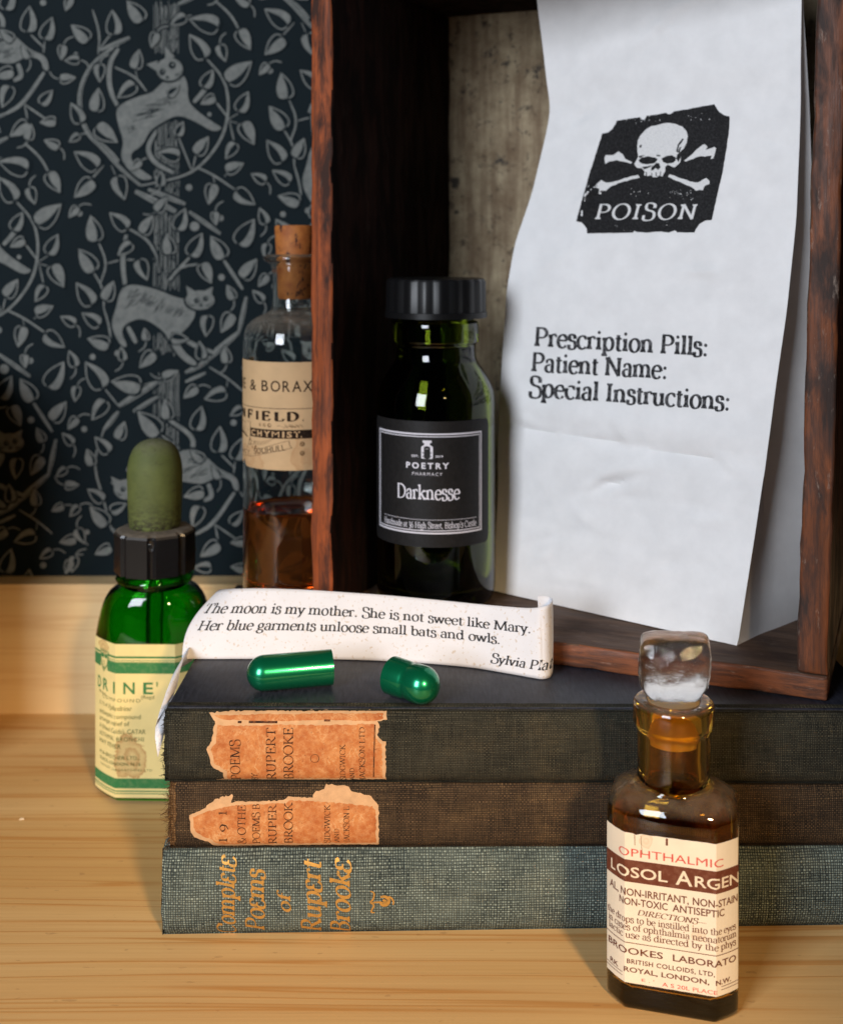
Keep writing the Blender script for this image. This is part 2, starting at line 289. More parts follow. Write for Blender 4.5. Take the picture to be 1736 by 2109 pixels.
# ------------------------------------------------------------------ lettering
# serif letters are drawn with a broad pen along strokes; sans letters come from Blender's built-in face
def L_(*p): return [(p[i], p[i + 1]) for i in range(0, len(p), 2)]
def A_(cx, cy, rx, ry, a0, a1):
    n = max(4, int(abs(a1 - a0) / 14))
    return [(cx + rx * math.cos(R(a0 + (a1 - a0) * i / n)), cy + ry * math.sin(R(a0 + (a1 - a0) * i / n))) for i in range(n + 1)]
def S_(x, y, w=.085): return ('s', x, y, w)                       # a serif
def D_(x, y, r=.05): return ('d', x, y, r)                        # a dot
def curve_s(pts):
    return smooth_prof(pts, 2)
GL = {
 'a': (.42, [A_(.19, .335, .12, .125, 160, 10) + L_(.31, .3, .31, .07) + A_(.36, .07, .05, .06, 180, 300), A_(.185, .13, .135, .13, 75, 330), D_(.085, .36, .04)]),
 'b': (.47, [L_(.1, .7, .1, .03), A_(.26, .225, .155, .235, 150, -150), S_(.07, .7, .055)]),
 'c': (.39, [A_(.22, .225, .175, .235, 45, 320), D_(.335, .37, .04)]),
 'd': (.49, [A_(.21, .225, .155, .235, 30, 330), L_(.37, .7, .37, 0), S_(.34, .7, .055), S_(.4, 0, .055)]),
 'e': (.41, [A_(.215, .225, .17, .235, 8, 322), L_(.06, .255, .375, .255)]),
 'f': (.30, [L_(.14, 0, .14, .54), A_(.27, .54, .13, .16, 180, 60), L_(.04, .44, .29, .44), S_(.14, 0), D_(.33, .66, .04)]),
 'g': (.43, [A_(.195, .30, .13, .155, 0, 360), A_(.205, -.09, .175, .115, 0, 360), curve_s(L_(.12, .18, .07, .1, .14, .04, .34, .01)), L_(.3, .4, .41, .44)]),
 'h': (.51, [L_(.1, .7, .1, 0), A_(.24, .29, .135, .165, 165, 0) + L_(.375, .28, .375, 0), S_(.1, 0), S_(.375, 0), S_(.07, .7, .055)]),
 'i': (.25, [L_(.12, .45, .12, 0), S_(.12, 0), S_(.09, .44, .055), D_(.115, .62, .052)]),
 'j': (.25, [L_(.13, .45, .13, -.1, .03, -.2), D_(.115, .62, .052)]),
 'k': (.47, [L_(.1, .7, .1, 0), L_(.37, .44, .11, .2), L_(.2, .27, .39, 0), S_(.1, 0), S_(.07, .7, .055), S_(.36, .44, .07), S_(.4, 0, .07)]),
 'l': (.24, [L_(.12, .7, .12, 0), S_(.12, 0), S_(.09, .7, .055)]),
 'm': (.76, [L_(.1, .45, .1, 0), A_(.235, .29, .13, .165, 165, 0) + L_(.365, .28, .365, 0), A_(.5, .29, .13, .165, 165, 0) + L_(.63, .28, .63, 0), S_(.1, 0), S_(.365, 0), S_(.63, 0), S_(.07, .44, .055)]),
 'n': (.51, [L_(.1, .45, .1, 0), A_(.24, .29, .135, .165, 165, 0) + L_(.375, .28, .375, 0), S_(.1, 0), S_(.375, 0), S_(.07, .44, .055)]),
 'o': (.46, [A_(.23, .225, .175, .24, 0, 360)]),
 'p': (.48, [L_(.1, .45, .1, -.22), A_(.26, .225, .155, .235, 150, -150), S_(.1, -.22), S_(.07, .44, .055)]),
 'q': (.48, [L_(.38, .45, .38, -.22), A_(.22, .225, .155, .235, 30, 330), S_(.38, -.22)]),
 'r': (.34, [L_(.1, .45, .1, 0), A_(.23, .31, .13, .145, 170, 65), S_(.1, 0), S_(.07, .44, .055), D_(.29, .41, .045)]),
 's': (.35, [curve_s(L_(.28, .34, .26, .47, .06, .50, .07, .27, .30, .24, .31, -.03, .06, -.05, .05, .12))]),
 't': (.29, [L_(.13, .57, .13, .1) + A_(.2, .09, .07, .085, 180, 320), L_(.03, .44, .26, .44)]),
 'u': (.50, [L_(.1, .45, .1, .15) + A_(.225, .15, .125, .155, 180, 335), L_(.37, .45, .37, 0), S_(.07, .44, .055), S_(.34, .44, .055), S_(.4, 0, .055)]),
 'v': (.43, [L_(.05, .44, .21, 0), L_(.21, 0, .36, .44), S_(.06, .44), S_(.36, .44, .07)]),
 'w': (.65, [L_(.04, .44, .18, 0), L_(.18, 0, .32, .42), L_(.31, .44, .45, 0), L_(.45, 0, .59, .44), S_(.05, .44), S_(.31, .44, .06), S_(.59, .44, .07)]),
 'x': (.43, [L_(.06, .44, .36, 0), L_(.36, .44, .06, 0), S_(.06, .44), S_(.36, 0)]),
 'y': (.43, [L_(.05, .44, .215, .02), L_(.37, .44, .15, -.18, .06, -.2), S_(.06, .44), S_(.37, .44, .07)]),
 'z': (.40, [L_(.05, .44, .34, .44, .05, 0, .35, 0)]),
 'A': (.64, [L_(.06, 0, .31, .66), L_(.31, .67, .57, 0), L_(.15, .23, .46, .23), S_(.06, 0), S_(.57, 0)]),
 'B': (.55, [L_(.13, .66, .13, 0), L_(.08, .66, .27, .66) + A_(.27, .505, .16, .155, 90, -90) + L_(.13, .35), L_(.13, .35, .29, .35) + A_(.29, .175, .19, .175, 90, -90) + L_(.08, 0)]),
 'C': (.63, [A_(.34, .33, .285, .345, 48, 318), L_(.545, .64, .545, .47)]),
 'D': (.67, [L_(.13, .66, .13, 0), L_(.07, .66, .27, .66) + A_(.27, .33, .335, .33, 90, -90) + L_(.07, 0)]),
 'E': (.55, [L_(.13, .66, .13, 0), L_(.07, .66, .47, .66, .47, .53), L_(.13, .345, .37, .345), L_(.37, .42, .37, .27), L_(.07, 0, .49, 0, .50, .14)]),
 'F': (.52, [L_(.13, .66, .13, 0), L_(.07, .66, .47, .66, .47, .52), L_(.13, .345, .37, .345), L_(.37, .42, .37, .27), S_(.13, 0)]),
 'G': (.69, [A_(.34, .33, .285, .345, 48, 340), L_(.55, .64, .55, .47), L_(.57, .28, .57, .05), S_(.55, .28)]),
 'H': (.71, [L_(.14, .66, .14, 0), L_(.56, .66, .56, 0), L_(.14, .34, .56, .34), S_(.14, 0), S_(.14, .66), S_(.56, 0), S_(.56, .66)]),
 'I': (.31, [L_(.15, .66, .15, 0), S_(.15, 0), S_(.15, .66)]),
 'J': (.36, [L_(.2, .66, .2, .0, .14, -.12, .05, -.12), S_(.2, .66)]),
 'K': (.63, [L_(.13, .66, .13, 0), L_(.5, .66, .14, .28), L_(.24, .37, .54, 0), S_(.13, 0), S_(.13, .66), S_(.5, .66, .08), S_(.55, 0, .08)]),
 'L': (.53, [L_(.13, .66, .13, 0), L_(.07, 0, .48, 0, .49, .16), S_(.13, .66)]),
 'M': (.85, [L_(.14, .66, .10, 0), L_(.14, .66, .41, .02), L_(.41, .02, .69, .66), L_(.69, .66, .73, 0), S_(.1, 0, .075), S_(.73, 0), S_(.11, .66, .07), S_(.72, .66, .07)]),
 'N': (.71, [L_(.12, .66, .12, 0), L_(.12, .66, .57, 0), L_(.57, 0, .57, .66), S_(.12, 0, .075), S_(.57, .66, .075), S_(.09, .66, .06)]),
 'O': (.71, [A_(.35, .33, .305, .35, 0, 360)]),
 'P': (.55, [L_(.13, .66, .13, 0), L_(.07, .66, .29, .66) + A_(.29, .485, .19, .175, 90, -90) + L_(.13, .31), S_(.13, 0)]),
 'R': (.61, [L_(.13, .66, .13, 0), L_(.07, .66, .28, .66) + A_(.28, .495, .175, .165, 90, -90) + L_(.13, .33), L_(.27, .33, .54, 0), S_(.13, 0), S_(.56, 0, .06)]),
 'S': (.48, [curve_s(L_(.40, .50, .38, .70, .06, .74, .07, .41, .45, .34, .45, -.05, .06, -.07, .05, .17)), L_(.40, .64, .40, .5)]),
 'T': (.59, [L_(.29, .66, .29, 0), L_(.04, .52, .05, .66, .54, .66, .55, .52), S_(.29, 0)]),
 'U': (.68, [L_(.13, .66, .13, .24) + A_(.335, .24, .205, .25, 180, 360) + L_(.54, .66), S_(.13, .66), S_(.54, .66)]),
 'V': (.62, [L_(.06, .66, .31, 0), L_(.31, 0, .56, .66), S_(.06, .66), S_(.56, .66)]),
 'W': (.92, [L_(.05, .66, .26, 0), L_(.26, 0, .46, .66), L_(.45, .66, .66, 0), L_(.66, 0, .87, .66), S_(.05, .66), S_(.46, .66), S_(.87, .66)]),
 'Y': (.60, [L_(.06, .66, .29, .3), L_(.54, .66, .29, .3), L_(.29, .3, .29, 0), S_(.07, .66), S_(.53, .66, .075), S_(.29, 0)]),
 '&': (.68, [curve_s(L_(.62, .36, .50, .06, .26, -.05, .02, .02, .06, .32, .36, .42, .34, .70, .16, .70, .14, .50, .36, .2, .60, 0))]),
 '.': (.22, [D_(.1, .04, .05)]), ',': (.22, [D_(.1, .04, .05), L_(.13, .04, .12, -.05, .06, -.13)]), ':': (.25, [D_(.12, .04, .055), D_(.12, .38, .055)]),
 "'": (.18, [L_(.09, .68, .08, .5)]), '-': (.32, [L_(.05, .22, .27, .22)]), '—': (.8, [L_(.03, .22, .77, .22)]), ' ': (.24, []),
 '1': (.36, [L_(.18, .6, .18, 0), L_(.08, .54, .18, .6), S_(.18, 0)]), '4': (.46, [L_(.3, .6, .3, 0), L_(.3, .6, .04, .18, .42, .18)]), '9': (.46, [A_(.22, .4, .16, .19, 0, 360), L_(.38, .4, .34, .14, .16, -.02)]),
 '3': (.42, [curve_s(L_(.06, .5, .2, .62, .36, .5, .14, .3, .40, .26, .36, -.12, .16, -.14, .05, -.05))]), '6': (.46, [A_(.23, .17, .165, .19, 0, 360), curve_s(L_(.07, .2, .1, .48, .26, .62, .36, .66))]), '0': (.5, [A_(.24, .31, .18, .32, 0, 360)]), '2': (.46, [curve_s(L_(.06, .5, .16, .66, .38, .64, .36, .38, .06, 0)), L_(.06, 0, .41, 0)]),
 '7': (.44, [L_(.05, .6, .4, .6, .15, 0)]), '5': (.44, [L_(.36, .61, .12, .61, .09, .36), curve_s(L_(.09, .36, .24, .44, .42, .3, .36, -.06, .06, -.02))]), '8': (.46, [A_(.23, .46, .14, .15, 0, 360), A_(.23, .15, .17, .17, 0, 360)]), '(': (.26, [A_(.3, .25, .22, .42, 120, 240)]), ')': (.26, [A_(-.05, .25, .22, .42, -60, 60)]),
 'ε': (.38, [curve_s(L_(.33, .38, .26, .5, .06, .48, .08, .26, .22, .24)), curve_s(L_(.22, .25, .03, .22, .03, -.03, .26, -.05, .35, .09))]),
}
def ribbon(pts, a, b, ang, closed):
    """outline of a broad pen (half axes a, b turned by ang) drawn along pts -> quads"""
    ca, sa = math.cos(ang), math.sin(ang); n = len(pts); out = []
    for i in range(n):
        p0 = pts[(i - 1) % n if closed else max(0, i - 1)]; p1 = pts[(i + 1) % n if closed else min(n - 1, i + 1)]
        if not closed:
            if i == 0: p0 = pts[0]
            if i == n - 1: p1 = pts[-1]
        dx, dy = p1[0] - p0[0], p1[1] - p0[1]; l = math.hypot(dx, dy) or 1; nx, ny = -dy / l, dx / l
        u, v = nx * ca + ny * sa, -nx * sa + ny * ca
        h = math.sqrt((a * u) ** 2 + (b * v) ** 2)
        out.append(((pts[i][0] + nx * h, pts[i][1] + ny * h), (pts[i][0] - nx * h, pts[i][1] - ny * h)))
    vs = [p for q in out for p in q]; fs = []
    for i in range(n - 1): fs.append((2 * i, 2 * i + 1, 2 * i + 3, 2 * i + 2))
    return vs, fs
def serif_text(txt, weight=1.0, slant=0.0, contrast=1.0, track=0.0, ser=1.0, jitter=0.0):
    """-> list of (verts2d, faces), total advance; one entry per stroke"""
    a = .040 * weight; b = .0145 * max(1, weight * .9) / contrast; ang = R(14); x = 0; res = []
    for ch in txt:
        adv, strokes = GL[ch]
        for st in strokes:
            if isinstance(st, tuple):
                if st[0] == 's':
                    if ser <= 0: continue
                    _, sx, sy, w = st; t = .017 * max(1, weight * .85) * ser; w *= 1.28; t *= 1.25
                    if abs(sy) < .01 or sy < -.1: q = [(sx - w, sy), (sx + w, sy), (sx + w, sy + t * 1.4), (sx + a * 1.2, sy + t * 3.6), (sx - a * 1.2, sy + t * 3.6), (sx - w, sy + t * 1.4)]
                    else: q = [(sx - w, sy - t * 1.7), (sx - a, sy - t * 3.4), (sx + a, sy - t * 3.4), (sx + w, sy - t * 1.7), (sx + w, sy), (sx - w, sy)]
                    vs, fs = q, [(0, 1, 2, 5), (5, 2, 3, 4)] if (abs(sy) < .01 or sy < -.1) else [(0, 3, 4, 5), (0, 1, 2, 3)]
                else:
                    _, sx, sy, r = st; r *= .75 + .25 * weight; vs = [(sx + r * math.cos(2 * math.pi * i / 10), sy + r * math.sin(2 * math.pi * i / 10)) for i in range(10)]; fs = [tuple(range(10))]
            else:
                cl = math.hypot(st[0][0] - st[-1][0], st[0][1] - st[-1][1]) < 1e-4
                vs, fs = ribbon(st, a, b, ang, False) if not cl else ribbon(st + [st[1]], a, b, ang, False)
                if cl: vs, fs = vs[2:], fs[:-1]; 
            jx, jy = random.uniform(-jitter, jitter), random.uniform(-jitter, jitter)
            res.append(([(px + x + slant * py + jx, py + jy) for px, py in vs], fs))
        x += adv + track
    return res, x - track
_dg = None
def sans_text(txt, weight=0.0, slant=0.0, track=0.0):
    if 'M' in txt: weight = 0.0
    cu = bpy.data.curves.new('t', 'FONT'); cu.body = txt; cu.offset = weight; cu.shear = slant; cu.space_character = 1 + track; cu.resolution_u = 3
    o = bpy.data.objects.new('t', cu); COL.objects.link(o)
    me = o.to_mesh()
    vs = [(v.co.x, v.co.y) for v in me.vertices]; fs = [tuple(p.vertices) for p in me.polygons]
    o.to_mesh_clear(); bpy.data.objects.remove(o); bpy.data.curves.remove(cu)
    mx = max(v[0] for v in vs); mn = min(v[0] for v in vs)
    return [(([(x - mn, y) for x, y in vs]), fs)], mx - mn
CAP = {'serif': .66, 'sans': .69}
class Print:
    """flat ink on a surface: shapes in the surface's own 2-D measure (cm), bent onto it by f(u, v, lift)"""
    def __init__(self, f, lift=.006): self.f = f; self.mb = MB(); self.lift = lift; self.k = 0; self.cuts = None; self.cell = None
    def shape(self, vs, fs, mi=0, lift=0.0):
        if self.cuts:
            tmp = bmesh.new(); bv = [tmp.verts.new((x, y, 0)) for x, y in vs]
            for t in fs:
                try: tmp.faces.new([bv[i] for i in t])
                except ValueError: pass
            a, b = min(v[0] for v in vs), max(v[0] for v in vs)
            for c in self.cuts:
                if a < c < b: bmesh.ops.bisect_plane(tmp, geom=tmp.verts[:] + tmp.edges[:] + tmp.faces[:], plane_co=(c, 0, 0), plane_no=(1, 0, 0))
            tmp.verts.index_update(); vs = [(v.co.x, v.co.y) for v in tmp.verts]; fs = [tuple(v.index for v in f.verts) for f in tmp.faces]; tmp.free()
        if self.cell:
            tmp = bmesh.new(); bv = [tmp.verts.new((x, y, 0)) for x, y in vs]
            for t in fs:
                try: tmp.faces.new([bv[i] for i in t])
                except ValueError: pass
            for ax in (0, 1):
                a, b = min(v[ax] for v in vs), max(v[ax] for v in vs); c = math.floor(a / self.cell) * self.cell + self.cell
                while c < b:
                    co = [0, 0, 0]; no = [0, 0, 0]; co[ax] = c; no[ax] = 1; c += self.cell
                    bmesh.ops.bisect_plane(tmp, geom=tmp.verts[:] + tmp.edges[:] + tmp.faces[:], plane_co=co, plane_no=no)
            tmp.verts.index_update(); vs = [(v.co.x, v.co.y) for v in tmp.verts]; fs = [tuple(v.index for v in f.verts) for f in tmp.faces]; tmp.free()
        self.k += 1; h = self.lift + lift + (self.k % 40) * .00005
        self.mb.add([self.f(x, y, h) for x, y in vs], fs, mi)
    def poly(self, pts, mi=0, lift=0.0, step=None):
        if step: pts = dense(pts, step)
        tri = tessellate_polygon([[Vector((x, y, 0)) for x, y in pts]]); self.shape(pts, [tuple(t) for t in tri], mi, lift)
    def line(self, pts, w, mi=0, lift=0.0, step=None, taper=False):
        if step: pts = dense(pts, step, False)
        vs, fs = ribbon(pts, w / 2, w / 2, 0, False)
        if taper:
            n = len(pts)
            for i in range(n):
                s = .35 + .65 * math.sin(math.pi * min(.999, .12 + .76 * i / max(1, n - 1)))
                for j in (0, 1): vs[2 * i + j] = tuple(pts[i][q] + (vs[2 * i + j][q] - pts[i][q]) * s for q in (0, 1))
        self.shape(vs, fs, mi, lift)
    def rect(self, u0, u1, v0, v1, mi=0, lift=0.0, step=.12):
        n = max(1, int((u1 - u0) / step)); vs = []; fs = []
        for i in range(n + 1): u = u0 + (u1 - u0) * i / n; vs += [(u, v0), (u, v1)]
        for i in range(n): fs.append((2 * i, 2 * i + 2, 2 * i + 3, 2 * i + 1))
        self.shape(vs, fs, mi, lift)
    def dot(self, x, y, r, mi=0, lift=0.0, n=14, ry=None):
        ry = ry or r; self.shape([(x + r * math.cos(2 * math.pi * i / n), y + ry * math.sin(2 * math.pi * i / n)) for i in range(n)], [tuple(range(n))], mi, lift)
    def text(self, txt, u0, u1, v, cap, style='serif', mi=0, ang=0.0, lift=0.0, **kw):
        """baseline starts at (u0, v); stretched to end at u1; capitals `cap` high"""
        gl, adv = (serif_text if style == 'serif' else sans_text)(txt, **kw)
        sx = (u1 - u0) / adv; sy = cap / CAP[style]; c, s = math.cos(ang), math.sin(ang)
        for vs, fs in gl:
            q = [(x * sx, y * sy) for x, y in vs]
            self.shape([(u0 + x * c - y * s, v + x * s + y * c) for x, y in q], fs, mi, lift)
    def build(self, name, mats, parent): return self.mb.build(name, mats, parent)
def fill(P, poly, mi=0, lift=0.0, cell=.16):
    """an outline laid on a bent surface: cut into small cells so that it bends with it"""
    tmp = bmesh.new(); vs = [tmp.verts.new((x, y, 0)) for x, y in poly]
    for t in tessellate_polygon([[Vector((x, y, 0)) for x, y in poly]]):
        try: tmp.faces.new([vs[i] for i in t])
        except ValueError: pass
    for ax in (0, 1):
        q = [p[ax] for p in poly]; a, b = min(q), max(q); n = max(1, int((b - a) / cell))
        for k in range(1, n):
            co = [0, 0, 0]; no = [0, 0, 0]; co[ax] = a + (b - a) * k / n; no[ax] = 1
            bmesh.ops.bisect_plane(tmp, geom=tmp.verts[:] + tmp.edges[:] + tmp.faces[:], plane_co=co, plane_no=no)
    tmp.verts.index_update(); P.shape([(v.co.x, v.co.y) for v in tmp.verts], [tuple(v.index for v in f.verts) for f in tmp.faces], mi, lift); tmp.free()
def dense(pts, step, closed=True):
    out = []; n = len(pts)
    for i in range(n if closed else n - 1):
        a, b = pts[i], pts[(i + 1) % n]; k = max(1, int(math.hypot(b[0] - a[0], b[1] - a[1]) / step))
        out += [(a[0] + (b[0] - a[0]) * j / k, a[1] + (b[1] - a[1]) * j / k) for j in range(k)]
    if not closed: out.append(pts[-1])
    return out
def torn(pts, step, amp, seed=0):
    rnd = random.Random(seed); q = dense(pts, step); return [(x + rnd.uniform(-amp, amp), y + rnd.uniform(-amp, amp)) for x, y in q]
def perim(loop):
    """closed loop [(x,y)] starting in the front-right; returns f(s) measured from the middle of the front (negative y side), s to the right"""
    n = len(loop); P = loop + [loop[0]]
    cum = [0]
    for a, b in zip(P[:-1], P[1:]): cum.append(cum[-1] + math.hypot(b[0] - a[0], b[1] - a[1]))
    tot = cum[-1]
    # find the arc position where x crosses 0 with y < 0
    s0 = 0
    for i in range(n):
        a, b = P[i], P[i + 1]
        if a[1] < 0 and b[1] < 0 and a[0] <= 0 < b[0]:
            s0 = cum[i] + (cum[i + 1] - cum[i]) * (-a[0] / (b[0] - a[0]))
    def f(s, off):
        q = (s + s0) % tot
        for i in range(n):
            if cum[i + 1] >= q: break
        a, b = P[i], P[i + 1]; t = (q - cum[i]) / max(1e-9, cum[i + 1] - cum[i])
        dx, dy = b[0] - a[0], b[1] - a[1]; l = math.hypot(dx, dy) or 1
        return a[0] + dx * t + off * dy / l, a[1] + dy * t - off * dx / l
    return f, tot, cum, s0
# ------------------------------------------------------------------ the setting: pine shelf, back rail, papered wall
M = {}
M['pine'] = pine()
RAIL_Y, WALL_Y, RAIL_TOP = 51.1, 52.4, 5.45
shelf = board('shelf_board', -40, 40, 8, RAIL_Y, -2.0, 0, M['pine'], None, bev=.15, cuts=0)
tag(shelf, 'pale pine shelf board with orange grain lines', kind='structure')
rail = board('back_rail', -40, 40, RAIL_Y + .003, WALL_Y - .003, -2.0, RAIL_TOP, pine('lit_pine_rail', .5), None, bev=.07, cuts=0)  # pine mixed paler: the stronger light on the rail is in the colour
tag(rail, 'pine rail standing along the back of the shelf', kind='structure')

eb = board('added_shade_board', -20.3, -18.8, 43.0, RAIL_Y - .01, .004, 15.0, M['pine'], shelf, bev=.1, cuts=0)  # unseen board, added left of the view to throw shade on the lower wall
def wallpaper_mat():
    b = NB('wallpaper_ground'); v = b.coord(); f = b.noise(v, .5, 3, .6)
    b.set('Base Color', b.mix(f, (.0035, .0085, .0112), (.006, .0135, .0175))); b.set('Roughness', .7); b.set('Specular IOR Level', .12); b.bump(b.noise(v, 14, 3, .6), .15, .01); return b.m
def wallprint_mat():
    b = NB('wallpaper_ink'); v = b.coord(); f = b.noise(v, 3.0, 4, .65)
    b.set('Base Color', b.mix(b.ramp(f, [(.3, 0.), (.7, 1.)]), (.118, .128, .122), (.205, .215, .20))); b.set('Roughness', .7); b.set('Specular IOR Level', .3); return b.m
m = MB(); m.add([(-60, WALL_Y, -2), (60, WALL_Y, -2), (60, WALL_Y, 70), (-60, WALL_Y, 70), (-60, WALL_Y + 1, -2), (60, WALL_Y + 1, -2), (60, WALL_Y + 1, 70), (-60, WALL_Y + 1, 70)],
            [(0, 1, 2, 3), (5, 4, 7, 6), (0, 4, 5, 1), (3, 2, 6, 7), (0, 3, 7, 4), (1, 5, 6, 2)])
M['wallground'] = wallpaper_mat(); M['wallink'] = wallprint_mat()
wall = m.build('wall', M['wallground'])
tag(wall, 'dark blue wallpaper printed with grey leaves, branches and prowling cats', kind='structure')

# the printed design: one tall strip of it, in the units of a sketch (x right, y down)
LEAVES = [(390,140,480,215),(610,60,620,185),(690,10,770,110),(1030,100,1180,140),(1350,260,1290,160),(1030,190,1110,310),(1350,335,1230,440),(1340,500,1290,600),(1370,770,1310,660),
 (1220,850,1270,770),(750,270,730,370),(640,520,730,450),(530,480,520,600),(390,560,440,660),(630,760,520,680),(410,820,530,900),(410,1060,500,970),(670,1070,630,950),(1130,1095,1150,990),
 (1370,1100,1270,1030),(1310,880,1220,920),(990,660,960,730),(1120,740,1060,830),(860,820,970,840),(490,1170,520,1300),(600,1150,690,1230),(820,1165,770,1260),(1000,1130,960,1240),(900,1265,920,1370),
 (1090,1265,1030,1380),(1140,1280,1210,1390),(1370,1190,1290,1320),(430,1350,510,1460),(790,1505,750,1400),(1140,1520,1090,1420),(640,1370,710,1310),(1380,1400,1310,1500),(420,1530,500,1640),(610,1520,570,1620),
 (450,1690,540,1750),(480,1830,590,1860),(470,1958,560,2090),(610,2060,760,2080),(500,2258,570,2160),(760,1980,830,1900),(1110,1808,1120,1700),(1200,1788,1250,1690),(1110,2148,1220,2110),(890,2158,910,2260),
 (1090,2198,1060,2320),(750,2228,860,2340),(1190,2308,1180,2440),(670,2278,640,2370),(520,2360,590,2440),(470,2428,500,2510),(1310,2368,1270,2480),(1000,2680,1100,2650),(1040,2840,1080,2730),(1090,3000,1180,2930),
 (1310,2760,1250,2830),(1250,2930,1330,2920),(480,2640,560,2700),(490,2740,580,2830),(680,2720,600,2760),(1250,3060,1330,3070),(1050,3060,1140,3060),(520,2990,600,2950),(880,2560,800,2600),(760,2480,700,2560),(1150,380,1100,470),(1090,560,1160,520)]
STEMS = [(24,640,240,500,330,430,470,430,600,470,720,560,800,640,900,760,1000),(15,760,1000,1000,950,1100,880,1190,760,1225,660,1235,540,1210,420,1110,310),(34,730,1030,950,1140),(28,800,1020,1000,1100),(24,1020,1140,1190,1260),
 (30,540,770,640,870),(26,700,200,540,270),(11,530,290,540,180,500,50),(10,540,260,590,190,620,170),(24,960,20,1070,-30),(13,1160,0,1250,80,1300,180),(11,1235,640,1160,540),(9,1235,640,1300,600),(9,1235,650,1310,670),(9,1240,660,1265,770),
 (12,1060,900,1150,940,1280,1030),(10,1210,950,1250,920),(9,1150,940,1160,1000),(10,1035,920,960,730),(9,1040,910,1060,820),(10,560,890,480,980),(9,600,890,630,960),(15,690,1230,800,1290,850,1390),(11,530,1300,580,1420,540,1530),(9,580,1420,650,1400,740,1400),
 (16,910,1510,1030,1380),(20,1200,1390,1310,1560),(12,620,360,730,410,790,490),(34,640,2190,850,2060),(26,720,2220,850,2140),(28,560,2320,640,2220),(28,1000,2010,1120,1950),(20,1000,2060,1110,2010),(34,1080,1970,1290,1790),
 (11,1130,1980,1230,2040,1310,2110),(9,1230,2040,1220,2110),(10,560,2090,640,2190),(11,560,1660,590,1760,600,1850),(22,1060,2880,1150,2830,1270,2650),(12,1160,2830,1290,2920),(10,1160,2830,1180,2930),(11,500,1460,560,1560,560,1660),
 (10,1180,2440,1270,2530),(9,1270,2480,1260,2560),(10,860,2340,930,2390),(12,560,2320,500,2500,560,2700,600,2850),(10,600,2600,680,2700),(9,760,2080,830,2060),(12,1090,1420,960,1440,920,1510),(26,1290,1790,1330,1600),(24,600,2850,760,3000,1060,2880),
 (26,1100,480,1150,390),(10,730,370,740,420),(10,1030,1380,1040,1300)]
_r = random.Random(17); _n = 0
_seg = [(s_[i], s_[i + 1]) for s_ in STEMS for i in range(1, len(s_), 2)]
def _far(x, y):
    return all(math.hypot(x - (a + c) / 2, y - (b + d) / 2) > 132 for a, b, c, d in LEAVES) and all(math.hypot(x - a, y - b) > 62 for a, b in _seg) and not (600 < x < 1060 and (520 < y < 860 or 1530 < y < 1800 or 2420 < y < 2700)) and math.hypot(x - 910, y - 370) > 120 and math.hypot(x - 1080, y - 1618) > 130
for _ in range(9000):
    x, y = _r.uniform(385, 1400), _r.uniform(-60, 3050)
    if _far(x, y):
        a = _r.uniform(0, 6.28); l = _r.uniform(62, 92); bx, by = x - l / 2 * math.cos(a), y - l / 2 * math.sin(a)
        LEAVES.append((x + l / 2 * math.cos(a), y + l / 2 * math.sin(a), bx, by)); STEMS.append((8, bx, by, bx - 40 * math.cos(a + .4), by - 40 * math.sin(a + .4), bx - 75 * math.cos(a + .8), by - 75 * math.sin(a + .8)))
DOTS = [(410,290,12),(430,1150,16),(1020,1010,18),(1190,1175,17),(1195,1495,18),(1130,615,12),(500,1925,16),(635,1905,17),(455,2315,16),(1260,2280,17),(470,2870,14),(1050,1220,26)]
CATS = [ # body, tail, far legs, head centre, ears, eyes
 ([(860,460),(820,500),(740,520),(650,560),(625,600),(640,680),(670,760),(650,840),(680,900),(760,975),(830,962),(800,940),(720,885),(700,825),(770,785),(805,705),(880,655),(960,615),(1060,655),(1150,712),(1205,690),(1165,668),(1065,600),(1012,540),(1015,440),(970,380),(900,420)],
  [640,580,590,480,588,340,640,260], [[840,710,790,800,835,880,935,930],[1045,550,1110,480,1150,390]], (915,372,72,62), [(790,345,850,325,852,385),(893,250,892,325,945,305)], [(930,350,20),(878,385,16),(905,415,9)], [(760,590,900,560),(780,620,880,590),(720,640,820,610),(700,700,740,690),(850,560,950,530)]),
 ([(640,1600),(630,1650),(600,1740),(620,1810),(660,1872),(692,1870),(652,1790),(680,1742),(770,1710),(880,1780),(910,1830),(960,1920),(1040,1977),(1072,1960),(990,1895),(952,1820),(1020,1760),(1062,1690),(1030,1615),(950,1605),(850,1560),(720,1530),(660,1550)],
  [680,1570,658,1400,682,1265], [[970,1810,1060,1870,1150,1900],[690,1760,735,1850]], (1080,1618,78,52), [(1015,1600,1005,1540,1060,1575),(1150,1545,1100,1570,1140,1600)], [(1062,1620,15),(1110,1610,14),(1085,1645,9)], [(700,1600,760,1560),(740,1640,800,1570),(790,1650,850,1590),(840,1680,890,1610),(900,1690,930,1640),(930,1710,980,1660),(680,1660,720,1620)]),
 ([(985,2430),(1060,2420),(1120,2470),(1190,2535),(1280,2570),(1295,2650),(1262,2645),(1248,2585),(1170,2570),(1100,2612),(1030,2605),(950,2590),(840,2640),(700,2700),(650,2690),(760,2610),(840,2540),(900,2470)],
  [905,2260,1040,2350,1045,2420,1000,2460], [[1120,2600,1150,2680,1100,2700],[820,2620,840,2720]], (690,2640,75,56), [(620,2640,600,2570,665,2600),(740,2560,705,2590,755,2615)], [(665,2640,14),(712,2640,14)], [(1000,2500,1080,2480),(980,2540,1060,2530),(1040,2570,1120,2530)])]
TRUNK = [(0,270),(640,1000),(1000,1060),(1130,1560),(1790,1900),(2000,2440),(2440,2950)]
